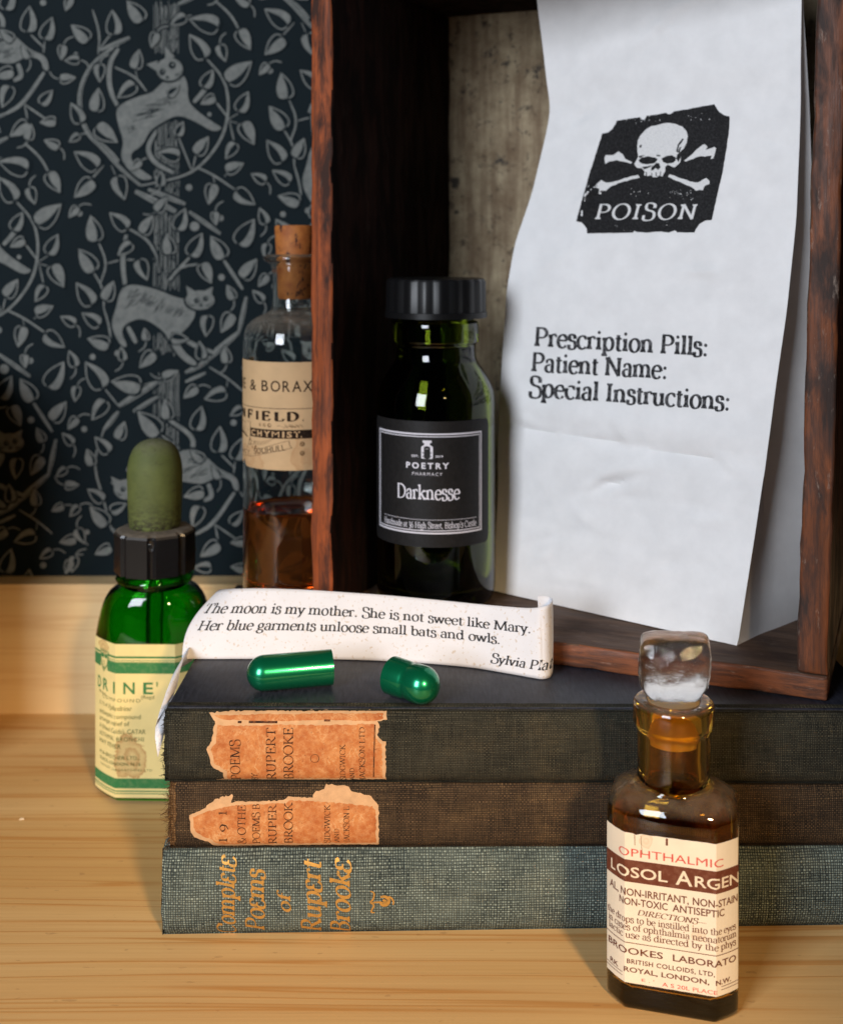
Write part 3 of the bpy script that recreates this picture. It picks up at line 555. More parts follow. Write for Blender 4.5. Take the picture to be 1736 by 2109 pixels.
def mx0(a, b, t): return a + (b - a) * t
def leaf_outline(x0, y0, x1, y1, k=10):              # base (x0,y0) -> tip (x1,y1); left side, right side
    dx, dy = x1 - x0, y1 - y0; L = math.hypot(dx, dy); nx, ny = -dy / L, dx / L; A = []; B = []
    for i in range(k + 1):
        t = i / k; w = .86 * (t + .015) ** .5 * (1 - t) ** 1.05 * L; tt = t * 1.06 - .06 * math.sin(math.pi * min(1, t * 2.2)) * (1 if t < .45 else 0)
        bx, by = x0 + dx * tt, y0 + dy * tt
        A.append((bx + nx * w, by + ny * w)); B.append((bx - nx * w, by - ny * w))
    return A, B
K = 52.4 / FPX / 2.62
def wall_f(ox, oy):
    def f(x, y, h):
        px, py = x / 2.62 + ox, y / 2.62 + oy
        p = at(px, py, WALL_Y); return (p.x, WALL_Y - h, p.z)
    return f
mb = MB()
def clipbox(f, x, y): p = f(x, y, 0); return -22 < p[0] < 1.5 and 4.0 < p[2] < 33
rnd = random.Random(3)
for ox, oy, y0, y1 in ((0, 0, -100, 3300), (-392, 294, -100, 3300), (-392, 294 - 1160, -100, 3060), (392, -294, -100, 3300), (392, 866, -100, 3300)):
    f = wall_f(ox, oy); P = Print(f, .004); P.mb = mb
    def ok(x, y): return y0 < y < y1 and clipbox(f, x, y)
    for a, b_ in TRUNK:
        for i in range(13):
            x = 832 + i * 11 + rnd.uniform(-3, 3); y = a + rnd.uniform(0, 40)
            while y < b_:
                e = min(b_ + rnd.uniform(-20, 25), y + rnd.uniform(60, 260))
                if ok(x, y): P.line([(x, y), (x + rnd.uniform(-5, 5), (y + e) / 2), (x + rnd.uniform(-4, 4), e)], rnd.uniform(3.0, 6.5), 1, .000)
                y = e + rnd.uniform(4, 25)
    for s in STEMS:
        pts = [(s[i], s[i + 1]) for i in range(1, len(s), 2)]
        if not any(ok(*p) for p in pts): continue
        pts = smooth_prof(pts, 2) if len(pts) > 2 else dense(pts, 40, False)
        P.line(pts, s[0] + 22, 0, .003); P.line(pts, s[0], 1, .006, taper=True)
        if s[0] > 22: P.line([(x + s[0] * .2, y + s[0] * .12) for x, y in pts], 3.5, 0, .009, taper=True)
    for body, tail, legs, hd, ears, eyes, fur in CATS:
        if not ok(hd[0], hd[1]) and not ok(*body[4]): continue
        cx = sum(p[0] for p in body) / len(body); cy = sum(p[1] for p in body) / len(body)
        sm = smooth_prof(body + [body[0]], 2)[:-1]
        for q in [tail] + legs:
            pts = smooth_prof([(q[i], q[i + 1]) for i in range(0, len(q), 2)], 2); P.line(pts, 46, 0, .010); P.line(pts, 26, 1, .013, taper=True)
        P.line(sm + [sm[0]], 24, 0, .016); P.poly(sm, 1, .019)
        hx, hy, rx, ry = hd; P.dot(hx, hy, rx + 12, 0, .022, 24, ry + 12); P.dot(hx, hy, rx, 1, .025, 24, ry)
        for e in ears: P.poly([(e[0], e[1]), (e[2], e[3]), (e[4], e[5])], 1, .026)
        for x, y, r in eyes: P.dot(x, y, r, 0, .029); P.dot(x + 3, y - 3, r * .35, 1, .032)
        for s_ in (-1, 1):
            for q in (-10, 0, 10): P.line([(hx + s_ * 30, hy + 30), (hx + s_ * 75, hy + 25 + q * 1.5)], 2.5, 0, .029)
        for x0, yy0, x1, yy1 in fur:
            for q in range(11):
                t = rnd.random(); jx, jy = rnd.uniform(-22, 22), rnd.uniform(-20, 20)
                P.line([(x0 + jx + (x1 - x0) * t * .5, yy0 + jy + (yy1 - yy0) * t * .5), (x0 + jx + (x1 - x0) * (t * .5 + .4), yy0 + jy + (yy1 - yy0) * (t * .5 + .4))], 4.6, 0, .022, taper=True)
    for i, (tx, ty, bx, by) in enumerate(LEAVES):
        if not ok(bx, by): continue
        A, B = leaf_outline(bx, by, tx, ty); mx, my = (bx + tx) / 2, (by + ty) / 2
        full = A + B[::-1][1:-1]
        big = [(mx + (x - mx) * 1.22, my + (y - my) * 1.22) for x, y in full]
        P.poly(big, 0, .035)
        n = len(A); mid = [((A[q][0] + B[q][0]) / 2 + .14 * (A[q][0] - B[q][0]) * math.sin(math.pi * q / (n - 1)), (A[q][1] + B[q][1]) / 2 + .14 * (A[q][1] - B[q][1]) * math.sin(math.pi * q / (n - 1))) for q in range(n)]
        S1, S2 = (A, B) if i % 2 else (B, A)
        P.poly(S1 + mid[::-1][1:-1], 1, .038)
        P.line(S2, 8, 1, .038, taper=False); P.line(mid, 6, 1, .038)
        for q in range(0):
            t = .2 + .13 * q; x0 = mx0(bx, tx, t); y0_ = mx0(by, ty, t); e_ = S2[int(t * 10)]; P.line([(x0, y0_), ((x0 + e_[0]) / 2, (y0_ + e_[1]) / 2 - 4)], 2.2, 1, .039)
    for x, y, r in DOTS:
        if ok(x, y): P.dot(x, y, r, 1, .006)
pr = mb.build('wallpaper_print', [M['wallground'], M['wallink']], wall)
pr.location = (0, 0, 0)
# ------------------------------------------------------------------ crate, lying on the books with its open side to the front
BOOK_TOP = 6.45
M['crate_edge'] = old_wood('crate_worn_edge', (.41, .094, .024), (.045, .020, .014), 'Z', .47, .55, .12)
M['crate_edge_b'] = old_wood('crate_worn_front', (.28, .095, .04), (.05, .028, .022), 'X', .47, .42, .5)
M['crate_shade'] = old_wood('crate_shaded_inside', (.030, .0115, .0085), (.008, .005, .0045), 'Z', .50, .85, .04); [setattr(n_.inputs['Specular IOR Level'], 'default_value', .12) for n_ in M['crate_shade'].node_tree.nodes if n_.type == 'BSDF_PRINCIPLED']  # near-black: the shade inside the crate is put into the wood colour
M['crate_floor'] = old_wood('crate_floor', (.125, .075, .05), (.05, .03, .023), 'X', .42, .5, .25)
def back_mat():
    b = NB('mouldy_back_board'); v = b.coord(); a = b.noise(v, .9, 6, .7); c = b.mix(b.ramp(a, [(.35, 0.), (.65, 1.)]), (.23, .165, .095), (.46, .375, .24))
    sp = b.ramp(b.noise(v, 2.3, 7, .75), [(.56, 0.), (.64, 1.)]); c = b.mix(b.math('MULTIPLY', sp, .85), c, (.035, .028, .02))
    vert = b.ramp(b.noise(b.coord((1.6, 1, .14)), 1.5, 4, .6), [(.42, 0.), (.66, 1.)]); c = b.mix(b.math('MULTIPLY', vert, .65), c, (.13, .075, .038))
    s2 = b.ramp(b.noise(b.coord(loc=(5, 1, 3)), 1.2, 4, .7), [(.60, 0.), (.68, 1.)]); c = b.mix(s2, c, (.05, .04, .03))
    b.set('Base Color', c); b.set('Roughness', .8); b.bump(a, .3, .03); return b.m
M['crate_back'] = back_mat()
CR0 = Vector((-3.82, 41.85)); CR1 = Vector((11.85, 35.35)); CW = (CR1 - CR0).length; CANG = math.atan2(CR1.y - CR0.y, CR1.x - CR0.x)
crate = empty('wooden_crate', (CR0.x, CR0.y, BOOK_TOP), CANG)
tag(crate, 'worn reddish brown wooden crate standing open side forward on the books', 'crate')
CD = 12.0; TB = .75; TS = .82; CH = 23.8
def crate_mat_board(name, *a, mat, **k): return board(name, *a, mat, crate, **k)
FR = M['crate_edge']
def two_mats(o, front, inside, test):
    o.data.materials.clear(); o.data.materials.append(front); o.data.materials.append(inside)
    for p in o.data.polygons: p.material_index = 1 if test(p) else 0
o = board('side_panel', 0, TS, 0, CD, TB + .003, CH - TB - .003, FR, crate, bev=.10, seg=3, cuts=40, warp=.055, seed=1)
two_mats(o, FR, M['crate_shade'], lambda p: p.normal.x > .75)
RANG = R(1.9)
o = board('side_panel', CW - TS - .05, CW, 0, CD, TB + .003, CH - TB - .003, M['crate_edge'], crate, bev=.10, seg=3, cuts=40, warp=.055, seed=2)
M['crate_edge_r'] = old_wood('crate_scuffed_edge', (.21, .066, .025), (.036, .022, .018), 'Z', .49, .42, .5)
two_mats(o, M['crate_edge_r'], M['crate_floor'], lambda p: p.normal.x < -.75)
for v in o.data.vertices:                                           # the old right board has spread a little at the top
    v.co.x += max(0, v.co.z - .02) * .030
o = board('bottom_panel', 0, CW, 0, CD, 0, TB, M['crate_edge_b'], crate, bev=.10, seg=3, cuts=40, warp=.05, seed=3)
two_mats(o, M['crate_edge_b'], M['crate_floor'], lambda p: p.normal.z > .75)
o = board('top_panel', 0, CW + .7, 0, CD, CH - TB, CH, M['crate_shade'], crate, bev=.08, seg=3, cuts=14, warp=.03, seed=4)
o = board('back_panel', TS - .3, CW - TS + .8, CD - .9, CD - .35, TB + .003, CH - TB - .006, M['crate_back'], crate, bev=.03, cuts=0)
FLOOR_Z = BOOK_TOP + TB + .01

# ------------------------------------------------------------------ white paper bag in the crate
M['bag'] = paper('white_bag_paper', (.84, .84, .845), mottle=.10, rough=.75, bump=.3, bscale=1.0)
M['ink_black'] = ink('black_stamp_ink', (.012, .012, .013), worn=.10, paper=(.25, .25, .26), scale=18)
M['ink_text'] = ink('worn_black_type', (.015, .015, .017), worn=.45, paper=(.32, .32, .34), scale=11)
M['bag_white'] = ink('bare_bag_paper', (.74, .74, .74), worn=.25, paper=(.22, .22, .22), scale=20)
BL = [(1015,1226,44.05),(1021,1100,44.2),(1025,1000,44.35),(1024,925,44.3),(1030,800,44.55),(1043,600,44.85),(1060,500,45.0),(1095,400,45.15),(1126,270,45.3),(1134,222,45.35),(1127,180,45.4),(1118,100,45.45),(1108,25,45.55),(1102,-40,45.6)]
BR = [(1517,1341,38.05),(1537,1215,38.25),(1555,1100,38.4),(1583,912,38.5),(1597,800,38.7),(1620,640,38.9),(1640,450,39.2),(1644,345,39.35),(1648,250,39.45),(1649,200,39.5),(1649,120,39.55),(1650,40,39.6),(1651,-20,39.65),(1652,-60,39.7)]
BB = [(1647,1285,40.75),(1655,1100,40.7),(1662,900,40.65),(1667,700,40.55),(1671,500,40.4),(1671,341,40.3),(1667,220,40.2),(1660,100,40.0),(1655,26,39.9),(1653,-60,39.85)]
def poly_at(tab, t):                                                # t 0..1 by height
    P = [at(*q) for q in tab]; z0, z1 = P[0].z, P[-1].z; z = z0 + (z1 - z0) * t
    for a, b in zip(P[:-1], P[1:]):
        if (a.z <= z <= b.z) or b is P[-1]:
            f = (z - a.z) / (b.z - a.z); return a.lerp(b, f)
_bl = [poly_at(BL, i / 60) for i in range(61)]; _br = [poly_at(BR, i / 60) for i in range(61)]; _bb = [poly_at(BB, i / 60) for i in range(61)]
def smo(P, w=1):
    return [P[0]] + [(P[max(0, i - w)] + P[i] * 2 + P[min(len(P) - 1, i + w)]) / 4 for i in range(1, len(P) - 1)] + [P[-1]]
_bl, _br, _bb = smo(_bl), smo(_br), smo(_bb)
_dz = FLOOR_Z + .01 - min(_bl[0].z, _br[0].z)
for q in (_bl, _br, _bb): q[0].z = FLOOR_Z + .01
def li(P, v):
    x = max(0, min(1, v)) * 60; i = min(59, int(x)); return P[i].lerp(P[i + 1], x - i)
_cr = random.Random(21); CREASES = []
for _ in range(44):
    a, b_ = _cr.uniform(.05, .95), _cr.choice([_cr.uniform(.02, .35), _cr.uniform(.02, .98)]); an = _cr.gauss(0, .5); l_ = _cr.uniform(.06, .28); CREASES.append((a, b_, a + l_ * math.cos(an), b_ + l_ * math.sin(an) * .4, _cr.uniform(-.12, .12)))
CREASES += [(.0, .80, .10, .785, -.06), (.86, .745, 1.0, .735, -.06), (.78, .27, .99, .25, .04), (.08, .29, .17, .275, .06), (.62, .115, .72, .118, .04)]
def bag_front(u, v, h=0.0):
    a, b = li(_bl, v), li(_br, v); p = a.lerp(b, u); d = (b - a).normalized(); nrm = Vector((d.y, -d.x, 0)).normalized()   # towards the viewer
    w = .22 * math.sin(math.pi * u) * math.sin(math.pi * min(1, v * 1.05)) ** .7
    w += .085 * noise.noise(Vector((u * 3.2, v * 5.5, 1.3))) + .035 * noise.noise(Vector((u * 8, v * 13, 4.1)))
    cr = v - (.262 + .012 * (1 - u)); w -= .17 * math.exp(-abs(cr) / .011); w += .07 * math.exp(-((cr - .035) / .022) ** 2)            # the fold across the bag
    cr2 = v - (.135 - .03 * u); w -= .03 * math.exp(-(cr2 / .010) ** 2) * (1 if .1 < u < .9 else .3)
    cr3 = v - (.80 + .01 * u); w -= .05 * math.exp(-(cr3 / .03) ** 2)
    cr4 = u - .235; w += .03 * math.exp(-(cr4 / .006) ** 2) * (1 if .35 < v < .75 else 0)
    for (ua, va, ub, vb, am) in CREASES:
        du, dv = ub - ua, (vb - va) * 2.6; L2 = du * du + dv * dv; t = max(0, min(1, ((u - ua) * du + (v - va) * 2.6 * dv) / L2)); dd = math.hypot(u - ua - du * t, (v - va) * 2.6 - dv * t); w += am * max(0, 1 - dd / .03) * math.sin(math.pi * (.1 + .8 * t))
    w *= min(1, v * 14) * min(1, .25 + 6 * u) * min(1, .25 + 6 * (1 - u))
    return p + nrm * (w + h)
bag_root = empty('paper_bag', tuple((_bl[0] + _br[0]) / 2))
tag(bag_root, 'tall white paper bag with a black skull stamp standing inside the crate', 'paper bag')
off = (_bl[0] + _br[0]) / 2
mb = MB(); NU, NV = 84, 170
side = _bb[0] - _br[0]
def bag_row(v):
    F = [bag_front(i / NU, v) for i in range(NU + 1)]
    fr = F[-1]; fl = F[0]; br = li(_bb, v); sv = br - fr; k = min(1, v * 3.2)
    inw = (fl - fr).normalized()
    pull = (.06 + .95 * k * (1 - .62 * v))
    G = [fr.lerp(br, .16) + inw * pull * .38, fr.lerp(br, .34) + inw * pull * .78, fr.lerp(br, .46) + inw * pull * .95, fr.lerp(br, .62) + inw * pull * .62, fr.lerp(br, .82) + inw * pull * .28, br]
    bl = fl + Vector((sv.x, sv.y, 0)); Bk = [br.lerp(bl, i / 8) for i in range(1, 9)]
    G2 = [bl.lerp(fl, .3) - inw * pull * .4, bl.lerp(fl, .5) - inw * pull * .75, bl.lerp(fl, .72) - inw * pull * .35]
    return F + G + Bk + G2
rows = [bag_row(i / NV) for i in range(NV + 1)]
vs, fs = loft([[tuple(p - off) for p in r] for r in rows], True, False); mb.add(vs, fs)
bag = mb.build('bag_body', M['bag'], bag_root, True, 32)
sol = bag.modifiers.new('paper', 'SOLIDIFY'); sol.thickness = .0002; sol.offset = -1
def bag_uv(px, py):
    u, v = .5, .5
    for _ in range(8):
        p0 = proj(bag_front(u, v)); pu = proj(bag_front(u + .002, v)); pv = proj(bag_front(u, v + .002))
        a, b_, c, d = (pu[0] - p0[0]) / .002, (pv[0] - p0[0]) / .002, (pu[1] - p0[1]) / .002, (pv[1] - p0[1]) / .002
        ex, ey = px - p0[0], py - p0[1]; det = a * d - b_ * c
        u += (ex * d - ey * b_) / det; v += (ey * a - ex * c) / det; u = max(.02, min(.98, u)); v = max(.01, min(.99, v))
    return u, v
def bag_f(x, y, h):                                                 # the photo's measure on the bag front
    u, v = bag_uv(x, y); return tuple(bag_front(u, v, h) - off)
def zpx(ox, oy, k): return lambda x, y: ((ox + x / k) / 1.66129, (oy + y / k) / 1.66129)
Z = zpx(1950, 340, 2.9931)
P = Print(lambda x, y, h: bag_f(*Z(x, y), h), .012)
def arc(cx, cy, rx, ry, a0, a1, n=8): return [(cx + rx * math.cos(R(a0 + (a1 - a0) * i / n)), cy + ry * math.sin(R(a0 + (a1 - a0) * i / n))) for i in range(n + 1)]
plate = [(480,212),(640,190),(715,178),(735,205),(765,205),(790,163),(900,148),(985,135),(1010,148),(1040,142),(1070,118),(1200,98),(1330,70),(1480,45),(1500,80),(1530,125),(1580,158),(1635,170),(1632,300),(1600,520),(1560,760),(1500,1010),(1452,1230),(1380,1240),(1325,1275),(1290,1330),(1275,1362),(1100,1358),(1080,1340),(1010,1360),(900,1350),(800,1362),(690,1355),(660,1345),(640,1362),(400,1366),(178,1370),(170,1320),(150,1285),(115,1255),(65,1245),(120,1040),(200,760),(270,540),(332,348),(390,335),(440,295),(465,250)]
fill(P, torn(plate, 22, 2.2, 5), 0, 0, 34)
skull = [(690,500),(695,420),(720,370),(770,310),(840,270),(920,255),(990,235),(1080,245),(1150,275),(1195,320),(1208,370),(1195,440),(1165,500),(1120,545),(1100,560),(1135,590),(1130,640),(1080,690),(1030,690),(1000,665),(975,690),(975,735),(960,760),(950,785),(920,775),(885,795),(850,790),(825,770),(800,785),(760,770),(770,735),(740,700),(690,700),(660,660),(680,620),(700,590)]
fill(P, torn(skull, 25, 2.5, 2), 1, .004, 34)
for q in ([(705,620),(740,590),(800,580),(870,590),(900,610),(870,650),(800,662),(740,655),(715,640)], [(940,605),(990,575),(1050,570),(1085,590),(1085,620),(1060,645),(1000,655),(955,640)], [(885,650),(915,650),(930,690),(905,720),(880,700),(855,720),(830,725),(835,690)],
          [(885,565),(930,568),(925,580),(890,578)], [(1150,400),(1170,405),(1120,470),(1105,540),(1088,530),(1105,460)], [(1125,490),(1145,480),(1120,545),(1105,545)], [(715,470),(740,460),(735,490),(712,490)], [(740,690),(850,672),(800,700),(760,712)], [(1000,665),(1060,690),(1005,720),(985,700)],
          [(1100,560),(1140,575),(1112,640),(1090,600)], [(780,742),(790,742),(790,780),(778,780)], [(835,750),(842,750),(845,790),(836,790)], [(880,745),(890,745),(890,785),(880,785)], [(925,740),(935,735),(932,775),(924,775)], [(700,580),(770,565),(720,600)]):
    fill(P, torn(q, 18, 2, 4), 0, .008, 60)
for q in ([(355,600),(370,565),(440,570),(500,530),(540,560),(570,605),(640,640),(625,655),(540,630),(480,620),(400,635),(362,660)], [(1170,625),(1240,570),(1310,500),(1380,452),(1410,480),(1390,515),(1480,485),(1500,500),(1470,600),(1445,610),(1450,575),(1380,580),(1330,580),(1260,605),(1185,635)],
          [(262,880),(320,825),(375,850),(440,845),(560,805),(700,768),(715,800),(640,815),(500,855),(420,890),(370,930),(330,930),(320,970),(295,960),(300,910),(265,895)], [(1005,790),(1025,762),(1120,800),(1230,835),(1310,850),(1400,800),(1432,830),(1428,865),(1385,880),(1360,930),(1330,925),(1290,930),(1250,895),(1140,850)]):
    fill(P, torn(q, 25, 3, 9), 1, .004, 34)
P.cell = 30
P.text('POISON', 250, 1285, 1222, -150, mi=1, lift=.004, weight=1.35, slant=.22, contrast=.8, track=.09, jitter=.008)
P.cell = None; rnd = random.Random(11)
for _ in range(60):
    x, y = rnd.choice([(1050, 940), (1320, 200), (1040, 1320), (740, 210), (1200, 960), (680, 940), (560, 1330)]); x += rnd.gauss(0, 55); y += rnd.gauss(0, 28)
    if 80 < y < 1350: P.dot(x, y, rnd.uniform(2, 6), 1, .004, 6)
P.build('skull_stamp', [M['ink_black'], M['bag_white']], bag_root)
P = Print(lambda x, y, h: bag_f(x, y, h), .012); P.cell = 11
for txt, x0, y0, x1, y1, cap in (('Prescription Pills:', 1099, 712, 1459, 733, 41), ('Patient Name:', 1093, 764, 1375, 780, 41), ('Special Instructions:', 1089, 815, 1504, 845, 41)):
    P.text(txt, x0, x0 + math.hypot(x1 - x0, y1 - y0), y0, -cap * .92, ang=math.atan2(y1 - y0, x1 - x0), weight=1.7, contrast=.72)
P.build('lettering', M['ink_text'], bag_root)
# ------------------------------------------------------------------ bottles
def wrap_cyl(rad, a0):                              # s along the wall from the direction a0 (degrees, 0 = towards -y, positive to the right)
    def f(s, z, h):
        a = R(a0) + s / rad; return ((rad + h) * math.sin(a), -(rad + h) * math.cos(a), z)
    return f
def bowed(f, bow): return f
M['cap_black'] = plain('black_cap_plastic', (.006, .006, .0065), .36, **{'Specular IOR Level': .3})
def rubber():
    b = NB('perished_green_rubber'); v = b.coord(); a = b.noise(v, 1.1, 6, .7); c = b.mix(b.ramp(a, [(.30, 0.), (.72, 1.)]), (.085, .105, .026), (.135, .16, .040))
    d = b.ramp(b.noise(b.coord((1, 1, 2.5), loc=(2, 3, 4)), 1.5, 7, .75), [(.58, 0.), (.68, 1.)]); c = b.mix(b.math('MULTIPLY', d, .6), c, (.035, .028, .010))
    g = b.n('ShaderNodeNewGeometry'); sx = b.n('ShaderNodeSeparateXYZ'); b.l(g.outputs['Normal'], sx.inputs[0]); du = b.math('MULTIPLY', b.ramp(sx.outputs['Z'], [(.35, 0.), (.9, 1.)]), b.ramp(b.noise(v, 3, 5, .7), [(.35, .15), (.65, .7)])); c = b.mix(du, c, (.20, .185, .125))
    low = b.n('ShaderNodeSeparateXYZ'); b.coord(); b.l(b.co.outputs['Object'], low.inputs[0]); band = b.math('MULTIPLY', b.ramp(b.math('MULTIPLY', low.outputs['Z'], 6.0), [(.575, 1.), (.60, .5), (.64, 0.)]), b.ramp(b.noise(b.coord((1.5, 1.5, 3)), 3, 6, .75), [(.45, 0.), (.56, 1.)])); c = b.mix(band, c, (.022, .018, .007))
    b.set('Base Color', c); b.set('Roughness', .68); b.bump(b.noise(b.coord((1, 1, 3)), 5, 5, .7), .6, .035); return b.m
def dusty_black(name):
    b = NB(name); v = b.coord(); g = b.n('ShaderNodeNewGeometry'); sx = b.n('ShaderNodeSeparateXYZ'); b.l(g.outputs['Normal'], sx.inputs[0])
    up = b.ramp(sx.outputs['Z'], [(.3, 0.), (.9, 1.)]); nz = b.ramp(b.noise(v, 4, 5, .7), [(.3, .5), (.65, 1.)])
    b.set('Base Color', b.mix(b.math('MULTIPLY', up, nz), (.010, .010, .011), (.17, .14, .105))); b.set('Roughness', b.ramp(up, [(0., .2), (1., .8)])); return b.m
def cork():
    b = NB('old_cork'); v = b.coord(); a = b.noise(v, 1.8, 5, .7); c = b.mix(b.ramp(a, [(.35, 0.), (.65, 1.)]), (.30, .080, .014), (.48, .17, .032))
    p = b.ramp(b.noise(b.coord((1, 1, .6), loc=(3, 1, 6)), 3.4, 4, .65), [(.585, 0.), (.63, 1.)]); c = b.mix(p, c, (.05, .012, .004))
    b.set('Base Color', c); b.set('Roughness', .7); b.bump(a, .5, .03); return b.m

# --- green dropper bottle on the shelf
M['green_glass'] = glass('green_bottle_glass', (.03, .46, .02), .015, bump=.03)
GB = Vector((0, 0)); gx, gyf, hx_, hy_ = -9.76, 43.0, 2.06, 1.45
gb = empty('dropper_bottle', (gx, gyf + hy_, 0), R(-1.0))
tag(gb, 'green glass dropper bottle with a perished olive rubber bulb, standing on the shelf', 'bottle')
CHG = 1.0
def gring(z, hx, hy, r, cham): return [(x, y, z) for x, y in rrect(hx, hy, r, 6, cham)]
def green_shell(d, z0, cap_z):
    L = [(z0 + .0, .90, .90, .9, .7), (z0 + .06, .97, .96, .98, .75), (z0 + .22, 1, 1, 1, .8), (5.45, 1, 1, 1, .8)]
    rings = [gring(z, (hx_ - d) * a, (hy_ - d) * b_, (CHG - d * .4) * c, ch) for z, a, b_, c, ch in L]
    N = 10
    for i in range(1, N + 1):
        t = i / N; w = math.cos(t * math.pi / 2) ** .75; z = 5.45 + (7.35 - 5.45) * math.sin(t * math.pi / 2) ** 1.0
        nx = 1.12 - d * .6; hx = nx + (hx_ - d - nx) * w; hy = nx + (hy_ - d - nx) * w; r = min(hx, hy) - .002 if t > .5 else (CHG - d * .4) + (min(hx, hy) - (CHG - d * .4)) * (t / .5)
        rings.append(gring(z, hx, hy, min(r, min(hx, hy) - .002), .8 * max(0, 1 - t * 2.2)))
    for z, r in cap_z: rings.append(gring(z, r - d, r - d, r - d - .002, 0))
    return rings
mb = MB()
outer = green_shell(0, 0, [(7.46, 1.14), (7.52, 1.36), (7.64, 1.42), (7.76, 1.36), (7.82, 1.12), (8.6, 1.1)]); inner = green_shell(.22, .35, [(7.5, 1.1), (8.55, 1.08)])
vs, fs = loft(outer + inner[::-1], True, False); n_ = len(outer[0]); fs.append(tuple(range(len(vs) - n_, len(vs)))); mb.add(vs, fs)
body = mb.build('glass_body', M['green_glass'], gb, True, 55, recalc=True)
capm = dusty_black('dusty_black_cap'); mb = MB(); n = 8; rings = []
for z, r0, r1 in ((7.86, 1.30, 1.30), (7.90, 1.42, 1.46), (9.28, 1.42, 1.46), (9.36, 1.40, 1.42), (9.43, 1.28, 1.30)):
    q = []
    for i in range(n):
        for f_ in (-.46, -.36, -.12, .12, .36, .46):
            a = R(270 - 14) + 2 * math.pi * (i + f_) / n; rr = r1 * math.cos(2 * math.pi * .36 / n) / math.cos(2 * math.pi * f_ / n) * 1.0 if abs(f_) < .4 else r0 * .955
            q.append((rr * math.cos(a), rr * math.sin(a), z))
    rings.append(q)
q = [(p[0] * .62, p[1] * .62, 9.50) for p in rings[-1]]; rings.append(q)
mb.add(*loft(rings)); cp = mb.build('cap', capm, gb, True, 9)
mb = MB(); bm_ = []
for i in range(9):
    a = math.pi * i / 8; bm_.append((.13 * math.sin(a), -.19 * math.cos(a)))
v_, f_ = lathe(bm_, 16); mb.add([(.18 + x, -1.40 + y * .5, 9.05 + z) for x, y, z in v_], f_)
mb.build('droplet', glass('water_drop', (.95, .97, 1), .01, 1.33), cp, True, merge=1e-4)
bp = [(.62, 9.3), (.90, 9.42), (.95, 9.6), (.965, 10.2), (.99, 10.9), (1.0, 11.4), (.97, 11.8), (.86, 12.2), (.66, 12.48), (.36, 12.64), (.0, 12.68)]
lathe_obj('rubber_bulb', smooth_prof(bp), rubber(), gb, 48, 60)
lathe_obj('pipette', smooth_prof([(0, 2.4), (.1, 2.4), (.16, 2.7), (.30, 4.2), (.32, 8.0), (0, 8.0)], 1), glass('pipette_glass', (.75, .85, .75), .02), gb, 20, 60)
loop = rrect(hx_, hy_, CHG, 6, .8); pf, tot, cum, s0 = perim(loop)
def gl_f(s, z, h): x, y = pf(s, h); return (x, y, z)
def corner_cuts(cum, s0, tot): return sorted(((c - s0 + tot / 2) % tot) - tot / 2 for c in cum[:-1])
gcuts = corner_cuts(cum, s0, tot)
M['label_yellow'] = paper('yellowed_label_paper', (.86, .70, .30), mottle=.10, rough=.6, bump=.1, bscale=1.0, stains=((-.52, 0, 1.62, .60, .80), (-1.62, 0, 5.38, .24, .22)), stain_col=(.42, .17, .045), stain_amt=.75)
M['green_ink'] = ink('green_label_ink', (.045, .20, .065), .25, (.30, .38, .16), scale=8); M['olive_ink'] = ink('small_green_ink', (.075, .10, .02), .2, (.45, .40, .18), scale=6)
T0 = 5.62; P = Print(gl_f, .004); P.cuts = gcuts; P.rect(-3.2, 3.2, .17, T0, 0, 0, .08)
lab = P.build('label', M['label_yellow'], gb)
P = Print(gl_f, .010); P.cuts = gcuts
for t0, t1 in ((.43, .50), (.565, .585), (.625, .64)): P.rect(-1.52, 3.1, T0 - t1, T0 - t0)
P.rect(-1.52, 3.1, T0 - 1.04, T0 - .65); P.rect(-3.1, -1.98, T0 - .98, T0 - .55); P.rect(-3.1, -2.03, T0 - .50, T0 - .44)
P.build('printed_band', M['green_ink'], lab); P = Print(gl_f, .010); P.cuts = gcuts
for t0, t1 in ((4.76, 5.11), (5.19, 5.23), (5.28, 5.31)): P.rect(-3.1, 3.1, T0 - t1, T0 - t0)
P.build('printed_band', M['green_ink'], lab); P = Print(gl_f, .010); P.cuts = gcuts
sh = [(-1.98, -.36), (-1.43, -.36), (-1.44, -.60), (-1.52, -.85), (-1.76, -1.12), (-1.93, -.85), (-1.98, -.6)]
P.line([(x, T0 + y) for x, y in sh + [sh[0]]], .025, 0, .002, .1)
P.line([(x * .86 - .24, T0 + y * .86 - .10) for x, y in sh + [sh[0]]], .018, 0, .002, .1); P.rect(-1.92, -1.72, T0 - .62, T0 - .47, 0, .002); P.rect(-1.68, -1.52, T0 - .62, T0 - .47, 0, .002)
for x, y in ((-1.80, -.72), (-1.70, -.72), (-1.80, -.82), (-1.70, -.82)): P.line([(x, T0 + y), (x, T0 + y - .07)], .022, 0, .002)
P.line([(-1.74, T0 - .9), (-1.74, T0 - 1.03)], .02, 0, .002); P.line([(-1.79, T0 - .96), (-1.69, T0 - .96)], .02, 0, .002)
P.build('shield_emblem', M['green_ink'], lab); P = Print(gl_f, .010); P.cuts = gcuts
for ch, a, b_ in (('D', -2.20, -1.95), ('R', -1.80, -1.47), ('I', -1.18, -1.08), ('N', -.78, -.37), ('E', -.07, .28), ("'", .40, .45), ('E', -3.0, -2.7)): P.text(ch, a, b_, T0 - 1.76, .40, 'sans', weight=.018)
P.build('brand_lettering', M['green_ink'], lab)
P = Print(gl_f, .010); P.cuts = gcuts
